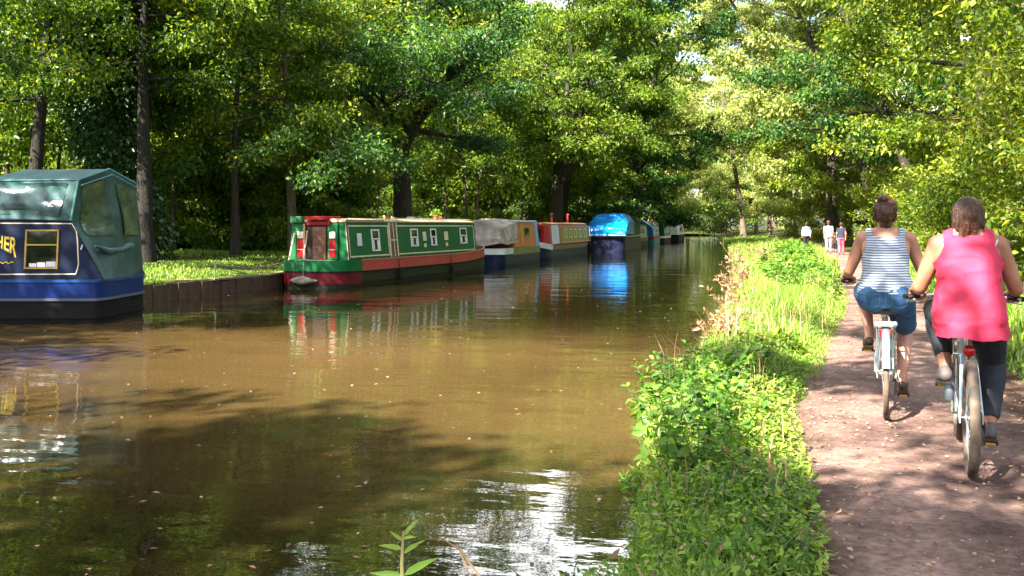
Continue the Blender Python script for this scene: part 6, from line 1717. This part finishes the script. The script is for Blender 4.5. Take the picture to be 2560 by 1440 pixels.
# ---- people on the path far ahead
def walker(px, py, z, label, top, bottom, hair, h=1.68, facing=0.0, stride=.16, bare=False, child=False, bag=None, longsleeve=False):
    p = atz(px, py, z); o = empty('person', (p.x, p.y, ground_z(p.x, p.y)), facing); tag(o, label, 'person', 'people on the path far ahead')
    k = h / 1.68
    v = lambda x, y, z_: Vector((x * k, y * k, z_ * k))
    F = Flesh(); F.loft([(v(0, 0, .86), .14 * k, .10 * k), (v(0, 0, .95), .165 * k, .115 * k), (v(0, 0, 1.10), .135 * k, .095 * k), (v(0, 0, 1.25), .16 * k, .105 * k), (v(0, 0, 1.36), .15 * k, .09 * k), (v(0, 0, 1.41), .07 * k, .06 * k)])
    F.cap(v(0, 0, 1.38), v(0, .01, 1.48), .055 * k, .05 * k); P = head(F, v(0, .015, 1.575), k)
    J = {}
    for s in (-1, 1):
        S = v(s * .17, 0, 1.36); E_ = v(s * .22, -.03 - s * stride * .3, 1.10); W_ = v(s * .21, .05 - s * stride * .5, .88)
        F.chain([S, E_, W_], [.048 * k, .038 * k, .026 * k]); F.ball(W_ + v(0, .005, -.05), .022 * k, .035 * k, .05 * k)
        for q in range(4): F.cap(W_ + v(0, -.024 + q * .016, -.075), W_ + v(-s * .006, -.02 + q * .016, -.135 + .012 * abs(q - 1.5)), .009 * k, .008 * k, n=6)
        F.cap(W_ + v(0, .03, -.04), W_ + v(-s * .01, .05, -.09), .010 * k, .009 * k, n=6)
        Hp = v(s * .09, 0, .90); A_ = v(s * .09, s * stride, .085 + (.05 if s < 0 else 0)); K_ = knee_at(Hp, A_, .42 * k, .42 * k, (0, 1, .1))
        limb_leg(F, Hp, K_, A_, .085 * k, .055 * k, .054 * k, .036 * k); foot(F, A_, A_ + v(0, .12, -.05), A_ + v(0, .19, -.055))
        J[s] = (Hp, K_, A_, S, E_, W_)
    body = F.melt('body', SKIN, o, voxel=.012, smooth=2)
    Hh = Flesh(); Hh.ball(P(0, -.020, .040), .092 * k, .104 * k, .096 * k); Hh.ball(P(0, -.06, -.02), .076 * k, .05 * k, .08 * k); Hh.melt('hair', hair, o, voxel=.014, smooth=2, cut=lambda c: (c.y > P(0, .045, 0).y and c.z < P(0, 0, .07).z))
    T = Flesh(); T.loft([(v(0, 0, .90), .185 * k, .135 * k), (v(0, 0, 1.0), .175 * k, .13 * k), (v(0, 0, 1.12), .155 * k, .115 * k), (v(0, 0, 1.25), .178 * k, .122 * k), (v(0, 0, 1.37), .165 * k, .105 * k), (v(0, 0, 1.42), .08 * k, .07 * k)])
    for s in (-1, 1):
        S, E_, W_ = J[s][3:]; T.cap(S, S.lerp(E_, .55) if not longsleeve else E_, .062 * k, .056 * k, flat=(False, not longsleeve))
        if longsleeve: T.cap(E_, E_.lerp(W_, .85), .054 * k, .042 * k, flat=(False, True))
    T.melt('top', top, o, voxel=.013, smooth=2)
    B_ = Flesh(); B_.loft([(v(0, 0, .84), .165 * k, .12 * k), (v(0, 0, .98), .172 * k, .125 * k)])
    for s in (-1, 1):
        Hp, K_, A_ = J[s][:3]; B_.cap(Hp, K_, .10 * k, .075 * k)
        B_.cap(K_, K_.lerp(A_, .9 if not bare else .25), .074 * k, .058 * k, flat=(False, True))
    B_.melt('trousers', bottom, o, voxel=.013, smooth=2)
    for s in (-1, 1):
        A_ = J[s][2]; F = Flesh(); F.cap(A_ + v(0, -.04, -.045), A_ + v(0, .18, -.05), .042 * k, .036 * k); F.cap(A_ + v(0, 0, 0), A_ + v(0, .1, -.045), .045 * k, .04 * k); F.melt('shoe', SHOEB, o, voxel=.013, smooth=2)
    if bag:
        b_ = MB(); b_.box(-.17 * k, .17 * k, -.28 * k, -.12 * k, 1.0 * k, 1.38 * k); b_.build('rucksack', bag, o, bevel=.05)
    return o
WTOP = mat('white_shirt', (.5, .5, .53), rough=.9); NTOP = mat('navy_top', (.016, .018, .045), rough=.9); PTRO = mat('pink_trousers', (.72, .10, .17), rough=.9); BTOP = mat('black_cloth', (.02, .016, .022), rough=.9); GTRO = mat('grey_trousers', (.30, .30, .33), rough=.9)
walker(2071, 634, .2, 'walker in a white shirt and pale trousers in front of the dark tree trunk', WTOP, GTRO, HAIRB, h=1.72, facing=R(-5))
walker(2103, 638, .2, 'walker in a navy top and bright pink trousers holding a child by the hand', NTOP, PTRO, HAIRD, h=1.62, facing=R(-4))
walker(2087, 637, .2, 'small child in dark clothes between the two walkers', BTOP, BTOP, HAIRD, h=1.12, facing=R(-4), stride=.1)
walker(2016, 628, .2, 'person in a white top partly hidden behind the tall weeds of the verge', WTOP, BTOP, HAIRD, h=1.66, facing=R(10), longsleeve=True)
bpy.context.view_layer.update()
